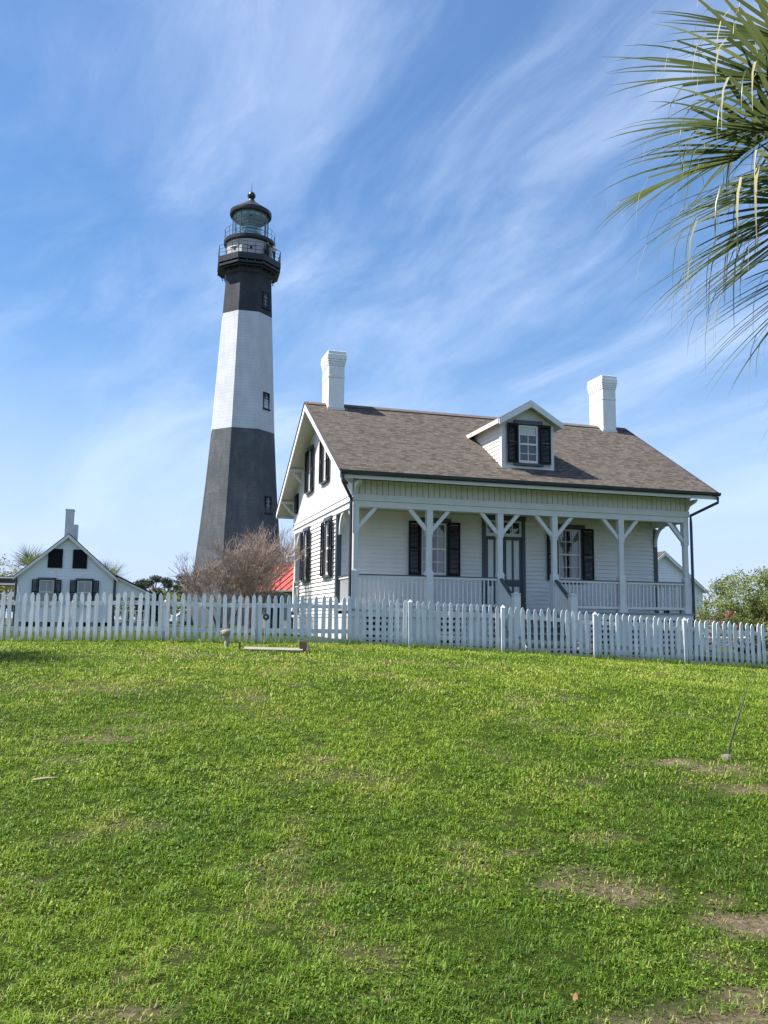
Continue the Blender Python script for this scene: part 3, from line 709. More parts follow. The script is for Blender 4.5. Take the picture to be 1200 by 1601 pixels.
def build_dormer(H):
    yf, xl, xr, zb, ze, zp, xm = .13, 4.22, 5.75, 3.86, 5.19, 5.775, 4.985
    off = ZE + KS * OY
    yb = lambda z: (z - off) / KS
    fw_ = MB(); fw_.prism([(xl, zb), (xr, zb), (xr, ze - .02), (xm, zp - .12), (xl, ze - .02)], yf, yf + .05, 'y')
    Dm = fw_.build('dormer', CREAM, H)
    for x, s in ((xl, -1), (xr, 1)):
        ck = MB(); z = zb; e = .115
        while z < ze - .01:
            t = min(z + e, ze); ck.quad((x + s * .018, yf + .05, z), (x + s * .018, max(yf + .05, yb(z) + .05), z), (x + s * .003, yb(t) + .05, t), (x + s * .003, yf + .05, t))
            ck.quad((x, yf + .05, z), (x, yb(z) + .05, z), (x + s * .018, yb(z) + .05, z), (x + s * .018, yf + .05, z)); z = t
        ck.build('dormer_cheek', WHITE, Dm)
    cb = MB()
    for x, s in ((xl, -1), (xr, 1)): cb.box(x + s * .03, yf - .03, zb + .0, x - s * .10, yf + .12, ze - .03)
    cb.box(xl + .10, yf - .03, zb, xr - .10, yf - .001, zb + .10); cb.build('dormer_trim', PORCHW, Dm, bevel=.004)
    rf = MB(); x0, x1, yo = 4.02, 5.95, -.12; th = .10
    def slope(xe, s):
        ybk, yrk = yb(ze) + .12, yb(zp) + .15
        A = [(xe, yo, ze), (xm, yo, zp), (xm, yrk, zp), (xe, ybk, ze)]
        rf.quad(*A, 0, [(yo, 0), (yo, 1.16), (yrk, 1.16), (ybk, 0)])
        B = [(p[0], p[1], p[2] - th) for p in A]; rf.quad(*B, 1)
        rf.quad(A[0], A[3], B[3], B[0], 1); rf.quad(A[0], A[1], B[1], B[0], 2)
    slope(x0, -1); slope(x1, 1)
    R = rf.build('dormer_roof', [SHINGLE, CREAM, ROOFEDGE], Dm)
    bg = MB()
    for xe in (x0, x1): bg.prism([(xe, ze - .015), (xm, zp - .015), (xm, zp - .20), (xe, ze - .17)], yo - .003, yo - .035, 'y')
    bg.build('dormer_bargeboard', PORCHW, Dm)
    fa = MB()
    for xe, s in ((x0, -1), (x1, 1)): fa.box(xe + s * .001, yo, ze - .13, xe + s * .028, yb(ze) - .05, ze - .012)
    fa.build('dormer_fascia', CREAM, Dm)
    w = window(Dm, (4.985, yf - .012, 4.05), 0, .58, 1.05, 2, 4, sw=.33, recess=False, name='dormer_window')
    for ch in list(w.children): 
        ch.parent = Dm; ch.matrix_local = w.matrix_basis @ ch.matrix_basis
    vt = MB(); cx = 4.86
    n = 20
    for k in range(n): 
        a, b = 4.75 + .47 * k / n, 4.75 + .47 * (k + 1) / n
        vt.quad((a, yf - .021 + .003 * math.sin(k * 2), 4.82), (b, yf - .021 + .003 * math.sin(k * 2 + 2), 4.82), (b, yf - .021 + .003 * math.sin(k * 2 + 2), 5.06), (a, yf - .021 + .003 * math.sin(k * 2), 5.06))
    vt.build('curtain', CURT, Dm)
build_cottage()

# ------------------------------------------------------------------ lighthouse
def plaster(name, a, b, c, bs=1.0):
    m = bpy.data.materials.new(name); m.use_nodes = True; nt = m.node_tree; p = nt.nodes['Principled BSDF']; L = nt.links.new
    tc = N(nt, 'ShaderNodeTexCoord')
    mp = N(nt, 'ShaderNodeMapping'); mp.inputs['Scale'].default_value = (1, 1, .12); L(tc.outputs['Object'], mp.inputs[0])
    n1 = N(nt, 'ShaderNodeTexNoise', i_Scale=.55, i_Detail=9.0, i_Roughness=.68); L(tc.outputs['Object'], n1.inputs['Vector'])
    n2 = N(nt, 'ShaderNodeTexNoise', i_Scale=1.6, i_Detail=6.0, i_Roughness=.7); L(mp.outputs[0], n2.inputs['Vector'])
    f = mathn(nt, 'ADD', mathn(nt, 'MULTIPLY', n1.outputs['Fac'], .55), mathn(nt, 'MULTIPLY', n2.outputs['Fac'], .45))
    r = ramp(nt, [(.34, a), (.5, b), (.66, c)]); L(f, r.inputs[0])
    # faint brick courses through the paint
    sp = N(nt, 'ShaderNodeSeparateXYZ'); L(tc.outputs['Object'], sp.inputs[0])
    w = mathn(nt, 'FRACT', mathn(nt, 'MULTIPLY', sp.outputs[2], 3.2))
    line = mathn(nt, 'LESS_THAN', w, .14)
    mm = N(nt, 'ShaderNodeMix', data_type='RGBA', blend_type='MULTIPLY'); L(mathn(nt, 'MULTIPLY', line, mathn(nt, 'MULTIPLY', n2.outputs['Fac'], .48)), mm.inputs[0]); L(r.outputs[0], mm.inputs[6]); mm.inputs[7].default_value = (.55, .55, .55, 1)
    L(mm.outputs[2], p.inputs['Base Color']); p.inputs['Roughness'].default_value = .75; p.inputs['Specular IOR Level'].default_value = .3
    n3 = N(nt, 'ShaderNodeTexNoise', i_Scale=9.0, i_Detail=6.0); L(tc.outputs['Object'], n3.inputs['Vector'])
    b = N(nt, 'ShaderNodeBump', i_Strength=.35, i_Distance=.08); L(n3.outputs['Fac'], b.inputs['Height']); L(b.outputs[0], p.inputs['Normal'])
    return m

def build_lighthouse():
    LX, LY = -14.08, 85.0; gzl = 1.1
    Lh = empty('lighthouse', (LX - .22, LY, gzl), 0, 'tall octagonal black and white banded lighthouse with iron gallery and glass lantern', 'lighthouse')
    Lh.rotation_euler = (0, .0065, 0)
    DK = plaster('black_band_paint', (.050, .056, .061), (.078, .085, .091), (.13, .138, .142))
    WT = plaster('white_band_paint', (.44, .455, .47), (.53, .545, .56), (.61, .62, .63))
    zs = [0, 2.2, 5.5, 9.5, 14, 18.95, 25, 30.85, 34.3, 34.9]; wd = [10.2, 9.4, 8.50, 7.72, 6.95, 6.26, 5.62, 5.01, 4.66, 4.62]
    mi = [0, 0, 0, 0, 0, 1, 1, 2, 2]
    face_az = rad(166.7)                      # compass bearing of the middle visible face
    # a face centre at compass bearing b lies at math angle 90-b ; octagon vertices sit 22.5 deg off it
    rot = math.pi / 2 - face_az + rad(22.5)
    R = [.526 * w for w in wd]
    t = MB().lathe(list(zip(R, zs)), 8, rot=rot, mi=mi)
    T = t.build('tower', [DK, WT, plaster('upper_black_band_paint', (.022, .025, .030), (.032, .036, .042), (.055, .06, .066))], Lh)
    # windows on the right-hand visible face
    nb = face_az - rad(45)
    nrm = Vector((math.sin(nb), math.cos(nb), 0)); tx = Vector((-nrm.y, nrm.x, 0))
    for z in (11.6, 21.96, 32.3):
        r = np.interp(z, zs, R) * math.cos(rad(22.5))
        c = nrm * (r + .01); ang = math.atan2(nrm.y, nrm.x) + math.pi / 2
        m = MB(); m.box(-.46, -.05, -.75, -.34, .35, .75); m.box(.34, -.05, -.75, .46, .35, .75); m.box(-.46, -.05, .75, .46, .35, .87); m.box(-.55, -.16, -.88, .55, .35, -.75)
        Wn = m.build('tower_window', SHUT, T, (c.x, c.y, z), (0, 0, ang))
        s = MB(); s.box(-.34, .02, -.75, .34, .05, .75); Pn = s.build('pane', mat('dark_pane', (.015, .017, .02), .15), Wn)
        g = MB(); g.box(-.03, -.01, -.75, .03, .015, .75)
        for k in (-.38, 0, .38): g.box(-.34, -.012, k - .025, .34, .013, k + .025)
        g.build('glazing_bar', mat('grey_bar', (.30, .31, .32), .6), Wn)
    # collar and gallery
    ZD = 36.60      # deck top above ground
    cl = MB(); cl.lathe([(R[-1] - .02, 34.75), (R[-1] + .14, 35.0), (R[-1] + .16, 35.6), (R[-1] + .24, 36.0)], 8, rot=rot); cl.build('collar', GALV, T)
    RG = 3.36
    dk = MB(); dk.lathe([(2.4, 35.95), (RG, 35.98), (RG, ZD), (2.2, ZD)], 8, rot=rot)
    dk.lathe([(RG - .14, 35.58), (RG - .04, 35.60), (RG - .04, 35.80), (RG - .14, 35.80)], 8, rot=rot); dk.lathe([(3.0, 35.42), (3.06, 35.42), (3.06, 35.54), (3.0, 35.54)], 8, rot=rot)
    G = dk.build('gallery', GALV, Lh)
    for k in range(24):
        aa = rot + 2 * math.pi * (k + .0) / 24; c, s_ = math.cos(aa), math.sin(aa)
        vr = 1 / math.cos(((aa - rot + math.pi / 8) % (math.pi / 4)) - math.pi / 8) * math.cos(math.pi / 8)
        ri, ro = R[-1] * vr - .05, (RG - .06) * (math.cos(math.pi / 8) / math.cos(((aa - rot) % (math.pi / 4)) - math.pi / 8))
        ri = R[-2] * (math.cos(math.pi / 8) / math.cos(((aa - rot) % (math.pi / 4)) - math.pi / 8)) - .08
        b = MB(); pr = lambda q, z: (q * c, q * s_, z)
        n = 5; pts = [pr(ri + .02 + (ro - ri - .05) * (1 - math.cos(u)), 34.75 + 1.05 * math.sin(u)) for u in [math.pi / 2 * j / n for j in range(n + 1)]]
        for p, q in zip(pts, pts[1:]): b.bar(p, q, .10, .12)
        b.bar(pr(ri + .35, 35.0), pr(ro - .1, 36.1), .07, .08)
        b.bar(pr(ro - .06, 35.62), pr(ro - .06, 36.19), .13, .13); b.bar(pr(ri, 35.86), pr(ro, 35.86), .10, .14)
        b.build('gallery_bracket', GALV, G)
    def railing(rad_, z0, h, posts, n, rings, r0, name, rotn):
        rl = MB()
        for k in range(posts):
            aa = rotn + 2 * math.pi * k / posts
            q = rad_ * (math.cos(math.pi / n) / math.cos(((aa - rotn) % (2 * math.pi / n)) - math.pi / n))
            rl.tube([(q * math.cos(aa), q * math.sin(aa), z0), (q * math.cos(aa), q * math.sin(aa), z0 + h)], r0, 5)
        for f in rings:
            pts = [(rad_ * math.cos(rotn + 2 * math.pi * k / n), rad_ * math.sin(rotn + 2 * math.pi * k / n), z0 + h * f) for k in range(n + 1)]
            for p, q in zip(pts, pts[1:]): rl.tube([p, q], r0 * .8, 5)
        rl.build(name, GALV, Lh)
    railing(RG - .06, ZD, 1.18, 24, 8, (.33, .66, 1.0), .03, 'gallery_railing', rot)
    # watch room: white octagon, flaring to a white drum under the lantern deck
    wm = plaster('watch_room_paint', (.36, .355, .355), (.42, .415, .415), (.48, .475, .47))
    wr = MB(); wr.lathe([(2.42, ZD), (2.42, 37.75)], 8, rot=rot); wr.lathe([(2.34, 37.7), (2.28, 37.82), (2.34, 38.6)], 32)
    Wm = wr.build('watch_room', wm, Lh)
    vp = MB()
    for b in (face_az, face_az + rad(45), face_az - rad(45)):
        n_ = Vector((math.sin(b), math.cos(b), 0)); r = 2.42 * math.cos(rad(22.5))
        vp.bar(n_ * (r - .02) + Vector((0, 0, 37.5)), n_ * (r + .06) + Vector((0, 0, 37.5)), .22, .22)
    vp.build('vent_hole', SHUT, Wm)
    n_ = Vector((math.sin(face_az - rad(45)), math.cos(face_az - rad(45)), 0)); r = 2.42 * math.cos(rad(22.5)); ang = math.atan2(n_.y, n_.x) + math.pi / 2
    MB().box(-.4, -.03, ZD + .02, .4, .05, ZD + 1.12).build('gallery_door', SHUT, Wm, tuple(n_ * r), (0, 0, ang))
    ld = MB(); ld.lathe([(2.34, 38.40), (2.60, 38.50), (2.62, 38.84), (1.9, 38.86)], 40); ld.build('lantern_deck', GALV, Lh, smooth=True)
    railing(2.55, 38.84, 1.05, 16, 32, (.5, 1.0), .022, 'lantern_railing', 0)
    # lantern
    RL = 1.82; zl0, zl1 = 38.86, 41.78
    lm = MB(); lm.lathe([(RL + .05, zl0), (RL + .05, zl0 + .14)], 32)
    for k in range(16):
        aa = 2 * math.pi * k / 16; lm.tube([(RL * math.cos(aa), RL * math.sin(aa), zl0), (RL * math.cos(aa), RL * math.sin(aa), zl1)], .035, 5)
    for z in (zl0 + .95, zl0 + 1.85):
        pts = [(RL * math.cos(2 * math.pi * k / 16), RL * math.sin(2 * math.pi * k / 16), z) for k in range(17)]
        for p, q in zip(pts, pts[1:]): lm.tube([p, q], .022, 5)
    Lt = lm.build('lantern', mat('grey_iron', (.10, .12, .13), .5), Lh)
    gm = bpy.data.materials.new('lantern_glass'); gm.use_nodes = True; nt = gm.node_tree; nt.nodes.clear()
    tr = N(nt, 'ShaderNodeBsdfTransparent'); tr.inputs[0].default_value = (.84, .94, .93, 1); gl = N(nt, 'ShaderNodeBsdfGlossy', i_Roughness=.03); mx = N(nt, 'ShaderNodeMixShader'); mx.inputs[0].default_value = .10
    o_ = N(nt, 'ShaderNodeOutputMaterial'); nt.links.new(tr.outputs[0], mx.inputs[1]); nt.links.new(gl.outputs[0], mx.inputs[2]); nt.links.new(mx.outputs[0], o_.inputs[0])
    MB().lathe([(RL - .03, zl0 + .1), (RL - .03, zl1)], 16, cap=False).build('lantern_pane', gm, Lt)
    MB().lathe([(RL - .10, zl1 - .45), (RL - .10, zl1)], 32, cap=False).build('lantern_blind', mat('blind_cloth', (.30, .35, .34), .8), Lt, smooth=True)
    MB().lathe([(RL - .12, zl1 - .10), (.9, zl1 + .10), (.2, zl1 + .16)], 24, cap=False).build('lantern_ceiling', mat('pale_ceiling_paint', (.42, .48, .46), .7), Lt, smooth=True)
    ln = MB(); ln.lathe([(.55, zl0), (.55, zl0 + .3), (1.0, zl0 + .35), (1.05, zl0 + .9), (.98, zl0 + 1.3), (.8, zl0 + 1.7), (.55, zl0 + 2.05), (.3, zl0 + 2.2)], 24)
    lens = bpy.data.materials.new('fresnel_lens'); lens.use_nodes = True; nt = lens.node_tree; p = nt.nodes['Principled BSDF']; p.inputs['Base Color'].default_value = (.10, .22, .20, 1); p.inputs['Roughness'].default_value = .18; p.inputs['Specular IOR Level'].default_value = .8
    tc = N(nt, 'ShaderNodeTexCoord'); sp = N(nt, 'ShaderNodeSeparateXYZ'); nt.links.new(tc.outputs['Object'], sp.inputs[0]); fr = mathn(nt, 'FRACT', mathn(nt, 'MULTIPLY', sp.outputs[2], 2.6)); rr = ramp(nt, [(.0, (.08, .19, .17)), (.75, (.10, .24, .21)), (.8, (.62, .68, .66))]); nt.links.new(fr, rr.inputs[0]); nt.links.new(rr.outputs[0], p.inputs['Base Color'])
    ln.build('lens', lens, Lt, smooth=True)
    rf = MB(); rf.lathe([(RL - .10, zl1 + .2), (RL + .02, zl1 - .06), (2.10, zl1 - .08), (2.14, zl1 + .04), (2.12, zl1 + .34), (1.92, zl1 + .48), (1.0, zl1 + 1.14), (.42, zl1 + 1.58), (.33, zl1 + 1.78)], 40, cap=False)
    Rf = rf.build('lantern_roof', GALV, Lh, smooth=True)
    zb = zl1 + 1.76
    MB().lathe([(.34, zb), (.22, zb + .10), (.30, zb + .20), (.42, zb + .38), (.42, zb + .55), (.30, zb + .78), (.14, zb + .88), (.04, zb + .92)], 20).build('ventilator_ball', mat('oxidised_ball', (.012, .03, .026), .25), Rf, smooth=True)
    MB().tube([(0, 0, zb + .88), (0, 0, zb + 1.95)], [.035, .012], 6).build('lightning_rod', GALV, Rf)
    return Lh, Vector((LX + .02, LY, gzl + ZD))
LHT, DECK = build_lighthouse()

# people on the gallery: one continuous skinned body each
def person(loc, rz, shirt, legs, label, lean=0.0):
    pts = {'pelvis': (0, 0, .95, .13), 'belly': (0, .01, 1.12, .125), 'chest': (0, .02 + lean * .5, 1.34, .15), 'neck': (0, .04 + lean, 1.50, .058), 'head': (0, .06 + lean, 1.60, .085), 'crown': (0, .05 + lean, 1.70, .075)}
    ed = [('pelvis', 'belly'), ('belly', 'chest'), ('chest', 'neck'), ('neck', 'head'), ('head', 'crown')]
    for s, n in ((-1, 'l'), (1, 'r')):
        pts.update({n + 'hip': (s * .10, 0, .88, .095), n + 'knee': (s * .11, .02, .48, .062), n + 'ank': (s * .11, -.01, .09, .042), n + 'toe': (s * .12, .17, .035, .032),
                    n + 'sh': (s * .19, .02 + lean * .5, 1.40, .062), n + 'elb': (s * .25, .12, 1.16, .045), n + 'wr': (s * .20, .34, 1.13, .03), n + 'hand': (s * .19, .42, 1.15, .035)})
        ed += [('pelvis', n + 'hip'), (n + 'hip', n + 'knee'), (n + 'knee', n + 'ank'), (n + 'ank', n + 'toe'), ('chest', n + 'sh'), (n + 'sh', n + 'elb'), (n + 'elb', n + 'wr'), (n + 'wr', n + 'hand')]
    ks = list(pts); me = bpy.data.meshes.new('person'); me.from_pydata([pts[k][:3] for k in ks], [(ks.index(a), ks.index(b)) for a, b in ed], [])
    o = bpy.data.objects.new('person', me); COL.objects.link(o)
    sk = o.modifiers.new('skin', 'SKIN')
    if not me.skin_vertices: me.skin_vertices.new()
    for i, k in enumerate(ks):
        sv = me.skin_vertices[0].data[i]; sv.radius = (pts[k][3], pts[k][3]); sv.use_root = (k == 'pelvis')
    sb = o.modifiers.new('sub', 'SUBSURF'); sb.levels = sb.render_levels = 2
    m = bpy.data.materials.new('clothed_figure'); m.use_nodes = True; nt = m.node_tree; p = nt.nodes['Principled BSDF']; p.inputs['Roughness'].default_value = .8
    tc = N(nt, 'ShaderNodeTexCoord'); sp = N(nt, 'ShaderNodeSeparateXYZ'); nt.links.new(tc.outputs['Object'], sp.inputs[0])
    r = ramp(nt, [(.0, (.03, .03, .03)), (.05, legs), (.54, shirt), (.855, (.45, .29, .21))], 'CONSTANT'); nt.links.new(mathn(nt, 'DIVIDE', sp.outputs[2], 1.75), r.inputs[0]); nt.links.new(r.outputs[0], p.inputs['Base Color'])
    me.materials.append(m)
    MB().lathe([(.098, -.03), (.105, .03), (.085, .09), (.03, .125)], 12).build('hair', mat('dark_hair', (.03, .02, .015), .7), o, (0, .045 + lean, 1.66), smooth=True)
    o.location = loc; o.rotation_euler = (0, 0, rz)
    return tag(o, label, 'person', 'visitors on the lighthouse gallery')
_dc = lambda b, r: (DECK.x + math.sin(rad(b)) * r, DECK.y + math.cos(rad(b)) * r, DECK.z)
person(_dc(112, 2.85), rad(-112), (.68, .68, .66), (.04, .045, .06), 'person in a white top leaning on the right rail of the lighthouse gallery')
person(_dc(128, 2.62), rad(-128), (.02, .022, .03), (.02, .02, .025), 'person in dark clothes standing by the gallery door of the lighthouse')

# ------------------------------------------------------------------ picket fence
def build_fence():
    pw, pt, ph = .079, .02, .945
    def picket_mesh(h):
        a = pw / 2; z1 = h - .085
        return [(-a, 0), (a, 0), (a, z1), (a * .82, z1 + .038), (a * .42, z1 + .070), (0, h), (-a * .42, z1 + .070), (-a * .82, z1 + .038), (-a, z1)]
    def run(pts, label, posts, behind):
        root = empty('picket_fence', (pts[0][0], pts[0][1], float(gz(*pts[0]))), 0, label, 'fence', 'runs of white picket fence across the lawn')
        org = Vector(root.location)
        P = [np.array(p) for p in pts]; seg = [np.linalg.norm(b - a) for a, b in zip(P, P[1:])]; tot = sum(seg)
        def along(s):
            for a, b, l in zip(P, P[1:], seg):
                if s <= l + 1e-6: return a + (b - a) * s / l, math.atan2(*(b - a)[::-1])
                s -= l
            return P[-1], math.atan2(*(P[-1] - P[-2])[::-1])
        protos = [MB().prism(picket_mesh(ph + d), -pt / 2, pt / 2, 'y') for d in (0, -.012, .010)]
        objs = [None] * 3
        n = int(tot / .1405); rs = random.Random(len(label))
        for k in range(n + 1):
            s = k * .1405
            if not behind and any(abs(s - q) < .10 for q in posts): continue
            (x, y), ang = along(s); z = float(gz(x, y)) + .035 + rs.uniform(-.008, .008)
            j = rs.randrange(3)
            if objs[j] is None: o = objs[j] = protos[j].build('picket', FENCEW, root)
            else: o = objs[j].copy(); COL.objects.link(o); o.parent = root
            o.location = Vector((x + math.sin(ang) * .03, y - math.cos(ang) * .03, z)) - org; o.rotation_euler = (rs.gauss(0, .012), rs.gauss(0, .013), ang + rs.gauss(0, .03))
        for zz in (.23, .73):
            m = MB(); q = 0.0; prev = None
            cuts = sorted(set([0.0] + [c for c in np.arange(0, tot, 1.0)] + [tot]))
            for s in cuts:
                (x, y), ang = along(s); c = Vector((x, y, float(gz(x, y)) + .035 + zz)) - org
                if prev is not None: m.bar(prev, c, .035, .085)
                prev = c
            m.build('fence_rail', FENCEW, root)
        pp = None
        for q in posts:
            (x, y), ang = along(q); z = float(gz(x, y))
            if pp is None:
                m = MB(); m.box(-.038, -.038, -.05, .038, .038, .92); m.add([(-.042, -.042, .92), (.042, -.042, .92), (.042, .042, .92), (-.042, .042, .92), (-.042, -.042, .94), (.042, -.042, .94), (.042, .042, .94), (-.042, .042, .94), (0, 0, 1.0)],
                    [(3, 2, 1, 0), (0, 1, 5, 4), (1, 2, 6, 5), (2, 3, 7, 6), (3, 0, 4, 7), (4, 5, 8), (5, 6, 8), (6, 7, 8), (7, 4, 8)])
                pp = o = m.build('fence_post', FENCEW, root)
            else: o = pp.copy(); COL.objects.link(o); o.parent = root
            off = -.08 if behind else .05; o.location = Vector((x + math.sin(ang) * off, y - math.cos(ang) * off, z - (.16 if behind else 0))) - org; o.rotation_euler = (rs.gauss(0, .008), rs.gauss(0, .008), ang)
        return root
    lp = [(-8.9, 17.25), (-5.2, 17.35), (-2.4, 17.55), (-.66, 18.02)]
    run(lp, 'white picket fence run on the left, in front of the far cottage and bare trees', [.9, 2.73, 4.56, 6.39, 8.2], 1)
    rp = [(-.53, 18.05), (2.5, 18.45), (4.55, 18.75), (6.6, 19.15), (8.6, 19.6), (10.6, 20.1)]
    c = [np.array(p) for p in rp]
    def s_of(px):
        best = None
        for i, (a, b) in enumerate(zip(c, c[1:])):
            for t in np.linspace(0, 1, 200):
                q = a + (b - a) * t; u = 600 + F_PX * (q[0] / q[1]) * 1.0
                d = abs(u - px); s = sum(np.linalg.norm(c[k + 1] - c[k]) for k in range(i)) + t * np.linalg.norm(b - a)
                if best is None or d < best[0]: best = (d, s)
        return best[1]
    run(rp, 'white picket fence run on the right, sloping down past the cottage porch', [s_of(p) for p in (642, 785, 927, 1066, 1208)], 0)
build_fence()

# ------------------------------------------------------------------ far cottage on the left
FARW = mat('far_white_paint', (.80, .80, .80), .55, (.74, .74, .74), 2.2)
def gable_house(name, loc, rz, w, d, he, hr, label, roofm, over=.22):
    """gable end on local -y, origin bottom-left-front corner"""
    H = empty(name, loc, rz, label, 'house')
    k = (hr - he) / (w / 2)
    g = MB(); z = .25
    while z < hr - .06:
        t = min(z + .14, hr - .06)
        def xr(zz): return (0, w) if zz <= he else ((zz - he) / k, w - (zz - he) / k)
        (a, b), (c, e) = xr(z), xr(t)
        g.quad((a, -.035, z), (b, -.035, z), (e, -.003, t), (c, -.003, t)); g.quad((a, .01, z), (b, .01, z), (b, -.035, z), (a, -.035, z)); z = t
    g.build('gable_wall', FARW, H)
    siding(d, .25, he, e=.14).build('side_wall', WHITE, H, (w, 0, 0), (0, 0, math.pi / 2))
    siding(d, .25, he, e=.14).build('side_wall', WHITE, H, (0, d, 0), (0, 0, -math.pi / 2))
    MB().prism([(.02, .25), (w - .02, .25), (w - .02, he), (w / 2, hr - .05), (.02, he)], .02, d, 'y').build('core', DARKIN if False else WHITE, H)
    b = MB(); 
    x = .1
    while x < w: b.box(x, .05, -.3, x + .35, .4, .25); x += .9
    b.box(.2, .42, -.3, w - .2, d - .2, .25, 1); b.build('foundation', [CONC, DARKIN], H)
    rf = MB(); th = .09; zo = he - k * over
    for s, xe in ((0, -over), (1, w + over)):
        A = [(xe, -over, zo + th), (w / 2, -over, hr + th), (w / 2, d + over, hr + th), (xe, d + over, zo + th)]
        B = [(p[0], p[1], p[2] - th) for p in A]
        rf.quad(*A, 0, [(0, 0), (0, 3), (d, 3), (d, 0)]); rf.quad(*B, 1); rf.quad(A[0], A[3], B[3], B[0], 1); rf.quad(A[0], A[1], B[1], B[0], 2); rf.quad(A[3], A[2], B[2], B[3], 1)
    R = rf.build('roof', [roofm, WHITE, ROOFEDGE], H)
    bg = MB()
    for xe in (-over, w + over): bg.prism([(xe, zo + .03), (w / 2, hr + .03), (w / 2, hr - .16), (xe, zo - .12)], -over - .003, -over - .035, 'y')
    bg.build('bargeboard', WHITE, R)
    return H, k
def build_far_cottage():
    loc = Vector((-18.86, 45.0, 1.22)); w, d, he, hr = 4.73, 8.0, 2.68, 4.80
    DKROOF = shingle_mat('dark_shingle', (.05, .05, .055), (.07, .07, .075), (.09, .09, .095))
    H, k = gable_house('white_cottage', loc, YAW, w, d, he, hr, 'small white gabled cottage far left with dark shutters and a stepped chimney', DKROOF)
    tops = [(w / 2 - .60, 3.05), (w / 2 + .62, 3.05)]
    for x, z in tops:
        m = MB(); m.box(x - .36, -.075, z, x + .36, -.035, z + 1.0)
        zz = z + .05
        while zz < z + .95: m.bar((x - .31, -.08, zz), (x + .31, -.08, zz), .03, .01, (0, .6, 1)); zz += .05
        m.build('attic_shutter', SHUT, H)
    for x in (1.42, 3.28): window(H, (x, -.04, 1.18), 0, .72, 1.22, 2, 2, sw=.34, recess=False, casing=.06, lining=CURT)
    c = MB(); cx = w / 2 + .02
    c.box(cx - .30, .9, hr - .5, cx + .36, 1.5, hr + .66); c.box(cx - .30, .9, hr + .662, cx + .12, 1.5, hr + 1.50); c.box(cx - .325, .875, hr + 1.42, cx + .145, 1.525, hr + 1.47)
    c.build('chimney', mat('pale_brick_chimney', (.62, .63, .62), .8, (.5, .51, .51), 6, .4, 24), H)
    for x in (-.07, w + .07): MB().tube([(x, -.08, 0), (x, -.08, he - .05)], .055, 8).build('downspout', GUTTER, H)
    # lean-to porch on the right
    pw_ = 1.95; z0, z1 = he - .05, 1.72
    P = MB(); P.prism([(w + .08, z0 + .05), (w + pw_ + .2, z1 + .0), (w + pw_ + .2, z1 + .09), (w + .08, z0 + .15)], -.18, 6.0, 'y')
    Pr = P.build('porch_roof', [DKROOF], H)
    g = MB(); g.prism([(w + .05, z1 - .02), (w + pw_, z1 - .02), (w + pw_, z1 + .06), (w + .05, z0 + .03)], -.02, .02, 'y'); g.box(w + .02, -.06, z1 - .14, w + pw_ + .1, .03, z1 - .022); g.build('porch_gable', WHITE, Pr)
    fs = MB(); fs.prism([(w + .08, z0 - .02), (w + pw_ + .2, z1 - .10), (w + pw_ + .2, z1 - .005), (w + .08, z0 + .045)], -.17, -.13, 'y'); fs.build('porch_fascia', WHITE, Pr)
    for y in (.0, 3.0, 5.9): MB().box(w + pw_ - .14, y - .05, -.3, w + pw_ - .03, y + .06, z1 - .14).build('porch_post', WHITE, H)
    dk = MB(); dk.box(w + .1, .1, -.3, w + pw_, 6.0, .22); dk.build('porch_deck', FLOORG, H)
    rl = MB(); rl.box(w + .1, -.02, .85, w + pw_ - .1, .03, .92); rl.box(w + .1, -.02, .35, w + pw_ - .1, .03, .40)
    x = w + .2
    while x < w + pw_ - .2: rl.box(x, -.01, .40, x + .035, .02, .85); x += .14
    rl.build('porch_railing', WHITE, H)
    return H
build_far_cottage()

def build_rear_cottage():
    BR = shingle_mat('brown_dark_shingle', (.05, .045, .045), (.08, .07, .065), (.10, .09, .085))
    pk = at(1035, 862, 50.0); yaw = YAW
    w = 5.2; he, hr = 3.4, 5.35
    zg = float(gz(16, 50)); hr = pk[2] - zg - .09; he = hr - (w / 2) * .79
    c = Vector((pk[0], pk[1], zg)) - Vector((w / 2 * math.cos(yaw), w / 2 * math.sin(yaw), 0))
    H, k = gable_house('white_cottage', c, yaw, w, 9.0, he, hr, 'white gabled outbuilding seen past the right end of the cottage porch', BR, .25)
    window(H, (w * .62, -.02, 1.0), 0, .7, 1.2, 2, 4, sw=.34, recess=False, casing=.06)
    return H
build_rear_cottage()

